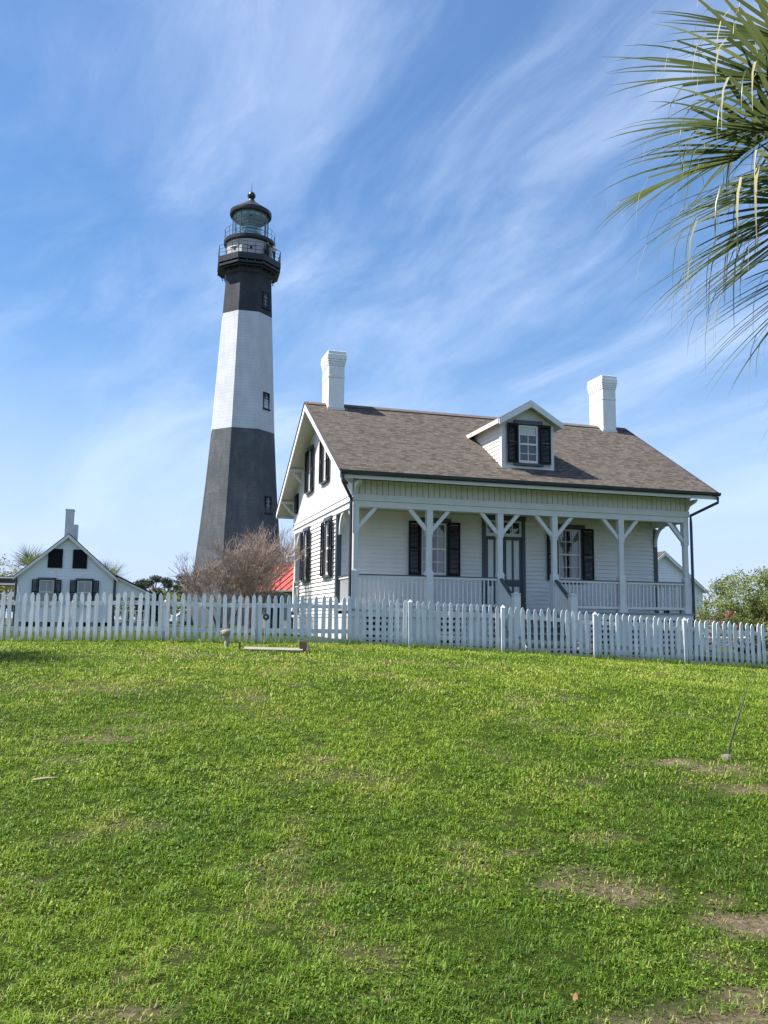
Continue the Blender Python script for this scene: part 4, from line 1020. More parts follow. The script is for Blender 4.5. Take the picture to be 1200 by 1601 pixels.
def build_red_roof():
    a = rad(-20); rx = Vector((math.cos(a), math.sin(a), 0)); dn = Vector((math.sin(a), -math.cos(a), 0))
    rp = Vector(at(441, 880, 50.0)); zg = 1.21
    B = empty('red_roof_shed', (rp.x, rp.y, zg), a, 'low shed with a bright red metal roof behind the bare trees', 'shed')
    # local x along ridge, local -y down-slope toward the lawn
    zr = rp.z - zg; run_, ze = 4.0, rp.z - zg - 1.72; Ln = 5.0
    RED = mat('red_metal_roof', (.42, .080, .058), .55, (.33, .06, .045), 3, .1, 30)
    rf = MB()
    def plane(sg):
        A = [(0, 0, zr), (Ln, 0, zr), (Ln, sg * run_, ze), (0, sg * run_, ze)]; Bq = [(p[0], p[1], p[2] - .07) for p in A]
        rf.quad(*A); rf.quad(*Bq, 1); rf.quad(A[2], A[3], Bq[3], Bq[2], 1); rf.quad(A[0], A[3], Bq[3], Bq[0], 1); rf.quad(A[1], A[2], Bq[2], Bq[1], 1)
        n = 13
        for k in range(n + 1):
            x = Ln * k / n; rf.bar((x, sg * .02, zr + .02), (x, sg * run_, ze + .02), .035, .06)
    plane(-1); plane(1); rf.bar((0, 0, zr + .03), (Ln, 0, zr + .03), .22, .05)
    rf.build('roof', [RED, mat('grey_eave', (.25, .25, .25), .7)], B)
    wl = MB(); wl.box(.25, -run_ + .45, -.2, Ln - .25, run_ - .45, ze + .10); wl.prism([(-run_ + .46, ze + .1), (run_ - .46, ze + .1), (0, zr - .12)], .26, Ln - .26, 'x')
    wl.build('wall', mat('shed_wall', (.30, .30, .29), .8, (.22, .22, .21), 3), B)
    dr = MB()
    for x in (.9, 2.4, 3.8): dr.box(x, -run_ + .42, .0, x + .8, -run_ + .46, 1.7)
    dr.build('shed_door', SHUT, B)
build_red_roof()

def build_canopy():
    p = at(0, 903, 52.0)
    B = empty('open_shelter', (p[0] - 3.0, 52.0, 1.2), YAW * .4, 'flat dark shelter roof on posts at the far left edge behind the fence', 'shelter')
    m = MB(); z = p[2] - 1.2; m.box(0, 0, z - .30, 4.35, 5, z - .02); m.build('roof', mat('dark_fascia', (.045, .042, .042), .8), B)
    m = MB(); m.box(-.02, -.03, z - .018, 4.38, 5.02, z + .06); m.box(0.02, .02, z - .42, 4.3, .10, z - .302); m.build('roof_flashing', WHITE, B)
    for x in (.2, 2.3): MB().box(x, .05, -.2, x + .12, .17, z - .42).build('shelter_post', DARKWOOD, B)
build_canopy()

# ------------------------------------------------------------------ plants
def foliage(n, clumps, leaf, rs, flat=0.0, aspect=.5, up=.3):
    """leaf cards around clump centres: clumps = [(centre, radius)]"""
    C = np.array([c for c, r in clumps]); Rr = np.array([r if hasattr(r, '__len__') else (r, r, r) for c, r in clumps], float)
    k = rs.integers(0, len(C), n); d = rs.normal(size=(n, 3)); d /= np.linalg.norm(d, axis=1)[:, None]
    q = rs.random(n)**.5
    P = C[k] + d * q[:, None] * Rr[k]
    nrm = rs.normal(size=(n, 3)) + d * .8 + np.array([0, 0, up]); nrm /= np.linalg.norm(nrm, axis=1)[:, None]
    t = np.cross(nrm, rs.normal(size=(n, 3))); t /= np.linalg.norm(t, axis=1)[:, None] + 1e-9; b = np.cross(nrm, t)
    s = leaf * rs.uniform(.6, 1.35, n)
    a = t * s[:, None] * .5; bb = b * s[:, None] * .5 * aspect
    Q = np.stack([P - a, P + bb, P + a, P - bb], 1)
    return Q
def branch_tree(mb, p, d, length, r, depth, rs, spread=.5, up=.25, segs=3, kids=3, shrink=.72, minr=.004, ends=None):
    pts = [Vector(p)]; rr = [r]; dd = Vector(d).normalized()
    for k in range(segs):
        dd = (dd + Vector((rs.gauss(0, .13), rs.gauss(0, .13), rs.gauss(0, .08) + up * .12))).normalized()
        pts.append(pts[-1] + dd * length / segs); rr.append(max(minr, r * (1 - .45 * (k + 1) / segs)))
    mb.tube(pts, rr, 5 if r > .015 else 3, cap=False)
    if depth == 0:
        if ends is not None: ends.append(pts[-1])
        return
    for k in range(kids):
        i = rs.choice(range(1, len(pts))) if k < kids - 1 else len(pts) - 1
        a = Vector((rs.gauss(0, 1), rs.gauss(0, 1), rs.gauss(0, .7))); a = (a - a.dot(dd) * dd)
        if a.length < 1e-3: continue
        nd = (dd + a.normalized() * rs.uniform(.5, 1.3) * spread + Vector((0, 0, up))).normalized()
        branch_tree(mb, pts[i], nd, length * shrink * rs.uniform(.7, 1.2), rr[i] * .62, depth - 1, rs, spread, up, max(2, segs), kids, shrink, minr, ends)

def bare_tree(x, y, h, wide, seed, label, stems=7):
    rs = random.Random(seed); z = float(gz(x, y))
    T = empty('crape_myrtle', (x, y, z), 0, label, 'tree', 'bare trees between the fence and the lighthouse')
    tr = MB(); tw = MB()
    for k in range(stems):
        a = 2 * math.pi * k / stems + rs.uniform(-.3, .3); out = rs.uniform(.25, .62) * wide
        p0 = Vector((math.cos(a) * .12, math.sin(a) * .12, -.1)); p1 = p0 + Vector((math.cos(a) * out * .45, math.sin(a) * out * .45, h * .27)); p2 = p1 + Vector((math.cos(a) * out * .35, math.sin(a) * out * .35, h * .16))
        tr.tube([p0, (p0 + p1) / 2 + Vector((rs.gauss(0, .04), rs.gauss(0, .04), 0)), p1, p2], [.05, .042, .034, .028], 6)
        for j in range(4):
            q = p1.lerp(p2, j / 3); aa = a + rs.uniform(-1.2, 1.2)
            branch_tree(tw, q, Vector((math.cos(aa) * wide * .8, math.sin(aa) * wide * .8, rs.uniform(.5, 1.1))), h * .25, .016, 4, rs, .62, .22, 2, 4, .70, .0042)
    tr.build('trunk', BARK, T, smooth=True); tw.build('twigs', TWIG, T)
    return T
bare_tree(-4.95, 27.5, 2.55, 1.0, 3, 'lower rounded bare crape myrtle left of the red shed roof', 7)
bare_tree(-3.98, 27.0, 3.2, .55, 5, 'taller bare crape myrtle in front of the red shed roof', 6)

GREENLEAF = leaf_mat('shrub_leaf', (.035, .055, .018), (.17, .19, .085), .3)
def bush(x, y, h, w, seed, label, nleaf, leaf, mat_, stems=10, name='shrub', cat='shrub', group=None, flowers=None, low=.35):
    rs = np.random.default_rng(seed); pr = random.Random(seed); z = float(gz(x, y))
    T = empty(name, (x, y, z), 0, label, cat, group)
    sm = MB(); ends = []
    for k in range(stems):
        a = 2 * math.pi * k / stems + pr.uniform(-.3, .3)
        branch_tree(sm, (math.cos(a) * .15, math.sin(a) * .15, -.1), (math.cos(a) * w * .55, math.sin(a) * w * .55, h * .8), h * .36, .026, 3, pr, .55, .2, 3, 3, .66, .006, ends)
    sm.build('stems', BARK if flowers is None else TWIG, T)
    cl = [((rs.normal() * .1 + c.x, c.y + rs.normal() * .1, c.z), rs.uniform(.10, .2)) for c in ends[::3]]
    for k in range(150):
        a = rs.uniform(0, 6.28); r = w * rs.uniform(.3, 1.0)**.6; zz = rs.uniform(low, 1.0); r *= math.sqrt(max(.05, 1 - ((zz - .45) / .6)**2))
        cl.append(((math.cos(a) * r, math.sin(a) * r, h * zz), w * rs.uniform(.12, .24)))
    Q = foliage(nleaf, cl, leaf, rs, aspect=.42)
    ti = np.clip(rs.normal(.45, .25, len(Q)) + .25 * (fbm(Q[:, 0, 0] * 2 + 40, Q[:, 0, 2] * 2 + 40, seed) - .5), 0, 1)
    quads('leaves', Q, mat_, T, ti)
    if flowers is not None:
        Qf = foliage(260, cl[-14:], .055, rs, aspect=.9); quads('blossoms', Qf, flowers, T, rs.random(len(Qf)))
    return T
bush(15.7, 37.0, 3.45, 2.45, 4, 'large grey green leafy shrub standing beyond the right fence run', 24000, .115, leaf_mat('olive_leaf', (.10, .135, .03), (.36, .40, .14), .4), 12, low=.3)
bush(18.5, 39.5, 3.0, 2.4, 9, 'darker shrub at the right edge beyond the fence', 18000, .115, leaf_mat('olive_dark_leaf', (.07, .10, .025), (.27, .31, .11), .4), 10)
bush(13.7, 35.2, 1.75, .75, 14, 'low azalea with pink blossoms beside the large grey green shrub', 1500, .06, GREENLEAF, 6, 'azalea', flowers=leaf_mat('pink_petal', (.50, .06, .07), (.62, .16, .16), .3))
YELLOWLEAF = leaf_mat('yellow_green_leaf', (.13, .14, .03), (.38, .35, .12), .3)
bush(-17.2, 68.0, 2.5, 2.2, 21, 'yellow green hedge shrub between the far cottage and the bare trees', 5200, .16, YELLOWLEAF, 8, group=None)
bush(-19.6, 70.0, 2.3, 2.0, 22, 'second yellow green shrub just right of the far cottage porch', 4200, .16, leaf_mat('olive_yellow_leaf', (.08, .09, .03), (.24, .22, .08), .3), 8)
bush(-33.0, 72.0, 5.4, 3.2, 23, 'yellow green tree top above the shelter at the far left edge', 5200, .2, YELLOWLEAF, 8)

# round headed and umbrella pines on the skyline
PINELEAF = leaf_mat('pine_needles', (.018, .030, .018), (.070, .090, .045), .15)
def pine(x, y, h, w, seed, label, flat=.5):
    rs = np.random.default_rng(seed); pr = random.Random(seed); z = float(gz(x, y))
    T = empty('pine_tree', (x, y, z), 0, label, 'tree', 'trees on the far skyline')
    t = MB(); lean = pr.uniform(-.4, .4); t.tube([(0, 0, -.3), (lean * .5, 0, h * .4), (lean, 0, h * .82)], [.28, .2, .1], 7)
    cl = []
    for k in range(11):
        a = pr.uniform(0, 6.28); q = pr.uniform(.15, 1.0); zz = h * (1 - (.06 + .34 * flat * q) * pr.uniform(.7, 1.5)); c = (lean + math.cos(a) * w * q, math.sin(a) * w * q, zz)
        t.tube([(lean * .8, 0, h * .62), (c[0] * .6, c[1] * .6, (zz + h * .6) / 2), c], [.09, .06, .03], 5, cap=False)
        cl.append((c, (w * .38, w * .38, h * .065)))
    t.build('trunk', BARK, T)
    Q = foliage(2600, cl, .34, rs, aspect=.35, up=.6); quads('crown', Q, PINELEAF, T, np.clip(rs.normal(.45, .25, len(Q)), 0, 1))
for i, (px, py, Y, w, fl) in enumerate([(240, 898, 150, 3.0, .35), (266, 902, 165, 2.6, .8), (283, 895, 155, 2.6, .7), (298, 900, 160, 3.0, .8), (225, 906, 185, 3.2, .7)]):
    p = at(px, py, Y); h = p[2] - float(gz(p[0], Y))
    pine(p[0], Y, h, w, 40 + i, ['flat topped umbrella pine standing clear right of the far cottage', 'thin crowned dark pine second from the umbrella pine on the skyline', 'tallest rounded pine crown on the skyline left of the lighthouse', 'dark pine crown touching the foot of the lighthouse on the left', 'low distant pine crown rising just above the far cottage porch roof'][i], fl)
def oak(x, y, h, w, seed, label, lm, name='tree', n=4200, leaf=.32):
    rs = np.random.default_rng(seed); pr = random.Random(seed); z = float(gz(x, min(y, 390)))
    T = empty(name, (x, y, z), 0, label, 'tree', 'trees on the far skyline')
    t = MB(); t.tube([(0, 0, -.3), (.1, 0, h * .3), (.2, .1, h * .55)], [.35, .27, .16], 7)
    cl = []
    for k in range(16):
        a = pr.uniform(0, 6.28); q = pr.uniform(.1, 1.0)**.6; zz = pr.uniform(.25, .92); rr = w * q * math.sqrt(max(.1, 1 - ((zz - .5) / .55)**2)); c = (math.cos(a) * rr, math.sin(a) * rr, h * zz)
        t.tube([(.1, 0, h * .3), c], [.12, .03], 5, cap=False); cl.append((c, (w * .34, w * .34, h * .13)))
    t.build('trunk', BARK, T)
    Q = foliage(n, cl, leaf, rs, aspect=.6); quads('crown', Q, lm, T, np.clip(rs.normal(.45, .25, len(Q)), 0, 1))
DKG = leaf_mat('dark_oak_leaf', (.018, .030, .012), (.075, .095, .035), .2)
for i, (px, Y, h, w) in enumerate([(238, 62, 2.7, 1.1), (205, 95, 4.6, 3.0), (270, 110, 4.3, 3.4), (300, 120, 4.6, 3.6), (10, 110, 6.0, 4.0), (1215, 90, 5.2, 4.0), (430, 120, 4.6, 4.0)]):
    oak((px - 600) / F_PX * Y, Y, h, w, 60 + i, ['dark round shrubby tree beside the far cottage porch post', 'green tree behind the far cottage lean-to porch', 'dark low tree under the skyline pines', 'dark low tree at the left foot of the lighthouse', 'dark leafy tree behind the far left shelter', 'dark tree beyond the right edge shrubs', 'low dark tree behind the red roofed shed'][i], DKG)

# ------------------------------------------------------------------ palms
PALM = leaf_mat('palm_leaf', (.045, .070, .022), (.20, .23, .085), .38, .32)
PALMDRY = leaf_mat('dry_palm_strip', (.26, .25, .12), (.50, .45, .26), .35, .6)
def frond_np(base, hub, tip_dir, size, rs, nseg=46, droop=.55, fold=.35, brk=.22, spread=118, blade_up=None, threads=.2):
    """one fan leaf: petiole base->hub, blade fanning about tip_dir; returns (V, quads, tint, midx)"""
    V, Qd, T, Mi = [], [], [], []
    def strip(pts, widths, side, mi, tint, fv=.3):
        o = len(V); n = len(pts)
        for i in range(n):
            p = pts[i]; d = pts[min(i + 1, n - 1)] - pts[max(i - 1, 0)]; d /= np.linalg.norm(d) + 1e-9
            s = side - d * (side @ d); s /= np.linalg.norm(s) + 1e-9; u = np.cross(s, d)
            w = widths[i] / 2
            V.extend([p - s * w + u * w * fv, p, p + s * w + u * w * fv]); T.extend([tint] * 3)
        for i in range(n - 1):
            a = o + 3 * i; Qd.append((a, a + 1, a + 4, a + 3)); Qd.append((a + 1, a + 2, a + 5, a + 4)); Mi.extend([mi, mi])
    base, hub = np.array(base, float), np.array(hub, float); T0 = np.array(tip_dir, float); T0 /= np.linalg.norm(T0)
    up = np.array(blade_up if blade_up is not None else (0, 0, 1.0)); S = np.cross(T0, up); S /= np.linalg.norm(S) + 1e-9; U = np.cross(S, T0)
    # petiole
    pp = [base + (hub - base) * t + np.array([0, 0, 1]) * .10 * math.sin(math.pi * t) * np.linalg.norm(hub - base) for t in np.linspace(0, 1, 7)]
    strip(pp, [.055, .045, .04, .036, .033, .03, .028], S, 0, .75, .5)
    for k in range(nseg):
        phi = rad(-spread + 2 * spread * (k + rs.uniform(-.25, .25)) / (nseg - 1)); q = abs(phi) / rad(spread)
        Ln = size * (1.0 - .30 * q**2) * rs.uniform(.9, 1.08)
        cost = max(0, 1 - q * 1.15)                # segments leave the curved rib one after another
        st = hub + T0 * size * .34 * cost + np.array([0, 0, -1]) * size * .10 * cost**2
        d = T0 * math.cos(phi) + S * math.sin(phi) + U * fold * (.15 + .85 * abs(math.sin(phi))) * rs.uniform(.6, 1.2)
        d /= np.linalg.norm(d); side = np.cross(d, U); side /= np.linalg.norm(side) + 1e-9
        ns = 9; ts = np.linspace(0, 1, ns); pts = []; p = st.copy(); dd = d.copy(); dr = droop * rs.uniform(.5, 1.6); broken = rs.random() < brk; bk = rs.uniform(.42, .7)
        for i, t in enumerate(ts):
            pts.append(p.copy())
            g = dr * (t**1.6) * .34
            if broken and t > bk: g = 1.5
            dd = dd + np.array([0, 0, -1]) * g; dd /= np.linalg.norm(dd); p = p + dd * Ln / (ns - 1)
        w0 = size * .031 * rs.uniform(.8, 1.2)
        wd = [w0 * (.55 + .45 * min(1, t / .25)) * (1 - max(0, (t - .30) / .70))**.85 + .0015 for t in ts]
        tint = float(np.clip(rs.normal(.42, .2), 0, 1))
        if broken:
            j = int(bk * (ns - 1)) + 1
            strip(pts[:j + 1], wd[:j + 1], side, 0, tint); strip(pts[j:], [max(.003, w * .8) for w in wd[j:]], side, 1 if rs.random() < .75 else 0, tint)
        else: strip(pts, wd, side, 0, tint)
        if rs.random() < threads:                  # pale fibre hanging from the split between segments
            i = rs.integers(3, 6); p = pts[i]; L2 = size * rs.uniform(.15, .5); c = rs.normal(size=3) * .03
            tp = [p + np.array([0, 0, -1]) * L2 * t + d * L2 * .25 * t + c * math.sin(3 * t) for t in np.linspace(0, 1, 5)]
            strip(tp, [.005, .0045, .004, .003, .0015], side, 1, .9, .1)
    return np.array(V), Qd, T, Mi
def add_frond(parent, org, *a, **k):
    V, Q, T, Mi = frond_np(*a, **k); Q = np.array(Q)
    return npmesh('frond', V - np.array(org), Q.ravel(), np.arange(len(Q)) * 4, [PALM, PALMDRY], parent, T, Mi, smooth=False)
def palm_trunk(T, h, r):
    m = MB(); m.tube([(0, 0, -.2), (.04, 0, h * .4), (0, .03, h * .8), (0, 0, h + .1)], [r * 1.25, r, r * .95, r * .9], 12); rs = random.Random(5)
    for k in range(70):        # old leaf boots
        z = h * .35 + h * .63 * k / 70; a = k * 2.4; c, s = math.cos(a), math.sin(a)
        m.bar((c * r * .85, s * r * .85, z), (c * (r + .10), s * (r + .10), z + .17), .10, .03, (c, s, 0))
    m.build('trunk', PALMTR, T, smooth=False)

def big_palm():
    cx, cy = 3.72, 5.75; zc = 4.95; zg = float(gz(cx, cy)); rs = np.random.default_rng(8)
    T = empty('cabbage_palm', (cx, cy, zg), 0, 'cabbage palm whose fan fronds hang in from the upper right corner', 'palm tree'); org = (cx, cy, zg)
    palm_trunk(T, zc - zg - .1, .17)
    C = np.array([cx, cy, zc])
    # visible leaves: hub seen at (px,py,depth), blade heading (dx,dy,dz)
    vis = [((1262, 95, 5.5), (-1, -.15, .22), 1.05, .25, .2), ((1238, 150, 5.3), (-1, -.2, .10), 1.15, .35, .25), ((1225, 215, 5.2), (-1, -.35, -.12), 1.12, .5, .4), ((1190, 225, 5.6), (-1, .2, -.28), 1.15, .55, .3),
           ((1215, 268, 5.15), (-.9, -.25, -.55), 1.15, .5, .5), ((1252, 318, 5.3), (-.85, .1, -.75), 1.15, .35, .35), ((1262, 400, 5.6), (-.75, -.1, -.9), 1.05, .35, .3), ((1235, 300, 5.75), (-.9, .2, -.62), 1.2, .4, .35), ((1300, 455, 5.4), (-.5, .2, -1.0), .95, .3, .3)]
    for (px, py, Y), d, sz, dr, bk in vis:
        hub = at(px + 44, py - 24, Y); sz *= .95; b = C + np.array([rs.uniform(-.12, .0), rs.uniform(-.1, .1), rs.uniform(-.25, .25) + (.25 if d[2] > 0 else -.1)])
        add_frond(T, org, b, hub, d, sz, rs, droop=dr, brk=bk, nseg=46)
    for k in range(15):                          # the rest of the crown, off to the right of the picture
        a = rs.uniform(-1.9, 1.9); el = rs.uniform(-.7, 1.1); d = np.array([math.cos(a) * math.cos(el), math.sin(a) * math.cos(el), math.sin(el)])
        if d[0] < -.1: d[0] *= -1
        hub = C + d * rs.uniform(.85, 1.15) + np.array([0, 0, .15]); add_frond(T, org, C + d * .1, hub, d + np.array([0, 0, -.15]), 1.05, rs, droop=.5, brk=.2, nseg=34, threads=.15)
big_palm()
def far_palm(x, y, h, seed, label, size=.95, n=26, group='palms behind the far cottage'):
    rs = np.random.default_rng(seed); zg = float(gz(x, y)); T = empty('cabbage_palm', (x, y, zg), 0, label, 'palm tree', group); org = (x, y, zg); palm_trunk(T, h, .17)
    C = np.array([x, y, zg + h])
    for k in range(n):
        a = k * 2.399 + rs.uniform(-.2, .2); el = 1.25 - 1.9 * ((k + .5) / n); d = np.array([math.cos(a) * math.cos(el), math.sin(a) * math.cos(el), math.sin(el)])
        add_frond(T, org, C, C + d * rs.uniform(.6, .85), d + np.array([0, 0, -.12]), size, rs, droop=.45, brk=.08, nseg=24, threads=0, spread=105)
p = at(47, 888, 57); far_palm(p[0], 57, p[2] - 1.2 - .2, 3, 'cabbage palm behind the left slope of the far cottage roof', 1.15)
p = at(169, 910, 58); far_palm(p[0], 58, p[2] - 1.2 - .1, 4, 'cabbage palm peeking over the right slope of the far cottage roof', 1.0)
far_palm(-9.35, 12.75, 4.6, 6, 'cabbage palm left of the picture whose shadow falls on the lawn', 1.0, 24, None)

# ------------------------------------------------------------------ small things by the fence
def small_things():
    p = at(354, 1006, 16.0); z = float(gz(p[0], 16.0))
    V = empty('vent_pipe', (p[0], 16.0, z), 0, 'pale mushroom capped vent pipe standing before the left fence run', 'pipe')
    MB().lathe([(.055, -.05), (.05, .05), (.048, .25)], 14).build('stem', CONC, V, smooth=True)
    MB().lathe([(.05, .22), (.085, .235), (.10, .262), (.10, .31), (.088, .335), (.04, .345)], 16).build('cap', CONC, V, (-.02, 0, 0), smooth=True)
    MB().box(-.135, -.05, .235, -.055, .05, .325).build('outlet', CONC, V, bevel=.015)
    V.scale = (.85, .85, .92)
    p = at(412, 1007, 16.4); z = float(gz(p[0], 16.4))
    V = empty('marker_rod', (p[0], 16.4, z), 0, 'thin pale rod topped by a round dark disc in front of the left fence run', 'marker')
    MB().tube([(0, 0, -.1), (.03, 0, .52)], [.010, .010], 6).build('rod', CONC, V)
    d = MB().lathe([(.058, -.018), (.062, 0), (.058, .018)], 16).build('disc', mat('dark_rubber', (.03, .03, .03), .6), V, (.032, 0, .555), (math.pi / 2, 0, 0))
    MB().lathe([(.02, -.024), (.022, .024)], 10).build('disc_boss', CONC, d)
    a = at(381, 1013, 15.3); b = at(474, 1015, 15.3); za, zb = float(gz(a[0], 15.3)), float(gz(b[0], 15.3))
    V = empty('plank_edging', ((a[0] + b[0]) / 2, 15.3, (za + zb) / 2), 0, 'weathered plank lying on the lawn between two stakes near the fence', 'plank')
    h = (b[0] - a[0]) / 2
    m = MB(); m.box(-h, -.10, .02, h, .09, .062); m.build('plank', OLDWOOD, V, rot=(rad(10), rad(.8), 0), bevel=.006)
    MB().box(-h - .09, -.02, -.1, -h - .06, .01, .14).build('stake', DARKWOOD, V, rot=(0, .04, 0))
    MB().box(h - .07, -.02, -.1, h + .05, .07, .19).build('stake', DARKWOOD, V, bevel=.006)
    MB().box(h + .07, -.02, -.1, h + .11, .02, .13).build('stake', OLDWOOD, V)
    # leaning rod with its concrete footing on the right
    p = ground_at(1136, 1188); z = float(gz(p[0], p[1]))
    V = empty('guy_anchor', (p[0], p[1], z), 0, 'thin dark rod leaning out of a small concrete footing in the right lawn', 'anchor')
    MB().lathe([(.055, -.05), (.05, .015), (.038, .04), (.015, .046)], 7).build('footing', mat('rough_concrete', (.20, .19, .165), .9, (.09, .085, .07), 25, .6, 60), V, (.0, 0, 0))
    t1 = Vector(at(1164, 1088, p[1] + .05)) - Vector((p[0], p[1], z)); t2 = Vector(at(1179, 1040, p[1] + .1)) - Vector((p[0], p[1], z))
    MB().tube([(.015, 0, .03), (.022, 0, .10), t1.lerp(Vector((.02, 0, .1)), .5) + Vector((-.004, 0, 0)), t1], [.010, .008, .0075, .0065], 7).build('rod', mat('rusted_rod', (.05, .055, .045), .6), V, smooth=True)
    MB().tube([t1, t2], [.003, .0015], 5).build('wire', GUTTER, V)
    # yellow sleeve at the right edge
    p = ground_at(1201, 1142); z = float(gz(p[0], p[1]))
    V = empty('yellow_marker', (p[0] + .01, p[1], z), 0, 'yellow plastic marker sleeve at the right edge of the lawn', 'marker')
    MB().tube([(0, 0, .03), (.05, 0, .55)], .016, 8).build('sleeve', mat('yellow_plastic', (.62, .48, .07), .5), V)
    MB().lathe([(.03, -.03), (.028, .04)], 8).build('base', DARKWOOD, V)
    # twig and fallen leaves
    p = ground_at(70, 1224)
    V = MB().tube([(-.09, 0, .02), (.0, .015, .032), (.08, .05, .03)], [.009, .009, .004], 6).build('stick', mat('pale_stick', (.40, .32, .20), .8), None, (p[0], p[1], float(gz(p[0], p[1]))), smooth=True)
    tag(V, 'short pale stick lying in the grass at lower left', 'stick')
    lm = mat('dry_leaf', (.24, .12, .06), .8, (.16, .08, .045), 20)
    for i, (px, py) in enumerate([(746, 1519), (896, 1575), (1062, 1262), (628, 1553), (1086, 1340)]):
        p = ground_at(px, py); m = MB(); n = 8; rs = random.Random(i)
        for k in range(n):
            t = k / n; t2 = (k + 1) / n; w = lambda q: .010 * math.sin(math.pi * q)**.7; zc = lambda q: .036 + .006 * math.cos(q * 5)
            m.quad((-.022 + .044 * t, -w(t), zc(t)), (-.022 + .044 * t2, -w(t2), zc(t2)), (-.022 + .044 * t2, w(t2), zc(t2) + .006), (-.022 + .044 * t, w(t), zc(t) + .006))
        o = m.build('fallen_leaf', lm, None, (p[0], p[1], float(gz(p[0], p[1]))), (rs.uniform(-.3, .3), rs.uniform(-.3, .3), rs.uniform(0, 6)))
        tag(o, ['dry orange leaf in the grass at the bottom centre', 'brown leaf beside the bare soil at the bottom, right of centre', 'dry leaf on the lawn left of the leaning rod', 'small brown leaf at the bottom edge left of the orange leaf', 'curled pale leaf on the right lawn below the rod'][i], 'leaf', 'fallen leaves on the lawn')
small_things()

def car(x, y, rz, paint, label):
    z = float(gz(x, y)); C_ = empty('parked_car', (x, y, z), rz, label, 'car', 'cars parked beyond the right fence run')
    # local x = length, profile in x,z
    body = [(-2.2, .35), (2.2, .35), (2.28, .62), (2.2, .85), (1.15, .98), (.55, 1.42), (-1.2, 1.46), (-1.95, 1.0), (-2.25, .92)]
    m = MB(); y0 = .86
    lower = [(-2.2, .32), (2.2, .32), (2.28, .6), (2.2, .84), (1.2, .97), (-1.95, 1.0), (-2.25, .9)]
    m.prism(lower, -y0, y0, 'y')
    m.add([(1.1, -.80, .975), (.45, -.66, 1.42), (-1.25, -.66, 1.46), (-1.92, -.80, 1.0), (1.1, .80, .975), (.45, .66, 1.42), (-1.25, .66, 1.46), (-1.92, .80, 1.0)], [(0, 1, 2, 3), (4, 7, 6, 5), (1, 5, 6, 2), (0, 4, 5, 1), (3, 2, 6, 7)])
    m.build('body', paint, C_, bevel=.05)
    g = MB()
    for s in (-1, 1):
        q = lambda xx, zz: (xx, s * (.80 - .14 * (zz - .98) / .45 + .012), zz)
        g.quad(q(.92, 1.02), q(.40, 1.36), q(-.35, 1.38), q(-.35, 1.02)); g.quad(q(-.42, 1.02), q(-.42, 1.38), q(-1.2, 1.39), q(-1.65, 1.04))
    g.quad((1.06, -.70, 1.02), (.52, -.60, 1.385), (.52, .60, 1.385), (1.06, .70, 1.02)); g.quad((-1.88, -.7, 1.05), (-1.34, -.6, 1.41), (-1.34, .6, 1.41), (-1.88, .7, 1.05))
    g.build('window', mat('car_glass', (.01, .012, .014), .08), C_)
    for xx in (-1.35, 1.4):
        for s in (-1, 1):
            w = MB().lathe([(.31, -.1), (.33, -.07), (.33, .07), (.31, .1)], 20).build('wheel', mat('tyre', (.02, .02, .02), .85), C_, (xx, s * .80, .33), (math.pi / 2, 0, 0))
            MB().lathe([(.2, -.11), (.2, .11)], 14).build('rim', mat('alloy', (.45, .46, .47), .35, metal=.8), w)
    for s in (-1, 1): MB().box(2.2, s * .6 - .16, .62, 2.275, s * .6 + .16, .76).build('headlight', GLASS if False else mat('lamp', (.7, .7, .7), .15), C_)
CARW = mat('white_car_paint', (.75, .76, .77), .3, coat=.5)
x_ = (1128 - 600) / F_PX * 56; car(x_, 56, rad(8), CARW, 'white parked car seen between the pickets beneath the large shrub')
x_ = (1203 - 600) / F_PX * 57; car(x_, 57, rad(8), mat('silver_car_paint', (.42, .44, .46), .3, coat=.5, metal=.3), 'silver parked car at the right edge seen between the pickets')
x_ = (290 - 600) / F_PX * 82; car(x_, 82, rad(70), CARW, 'white car parked between the far cottage and the bare trees')

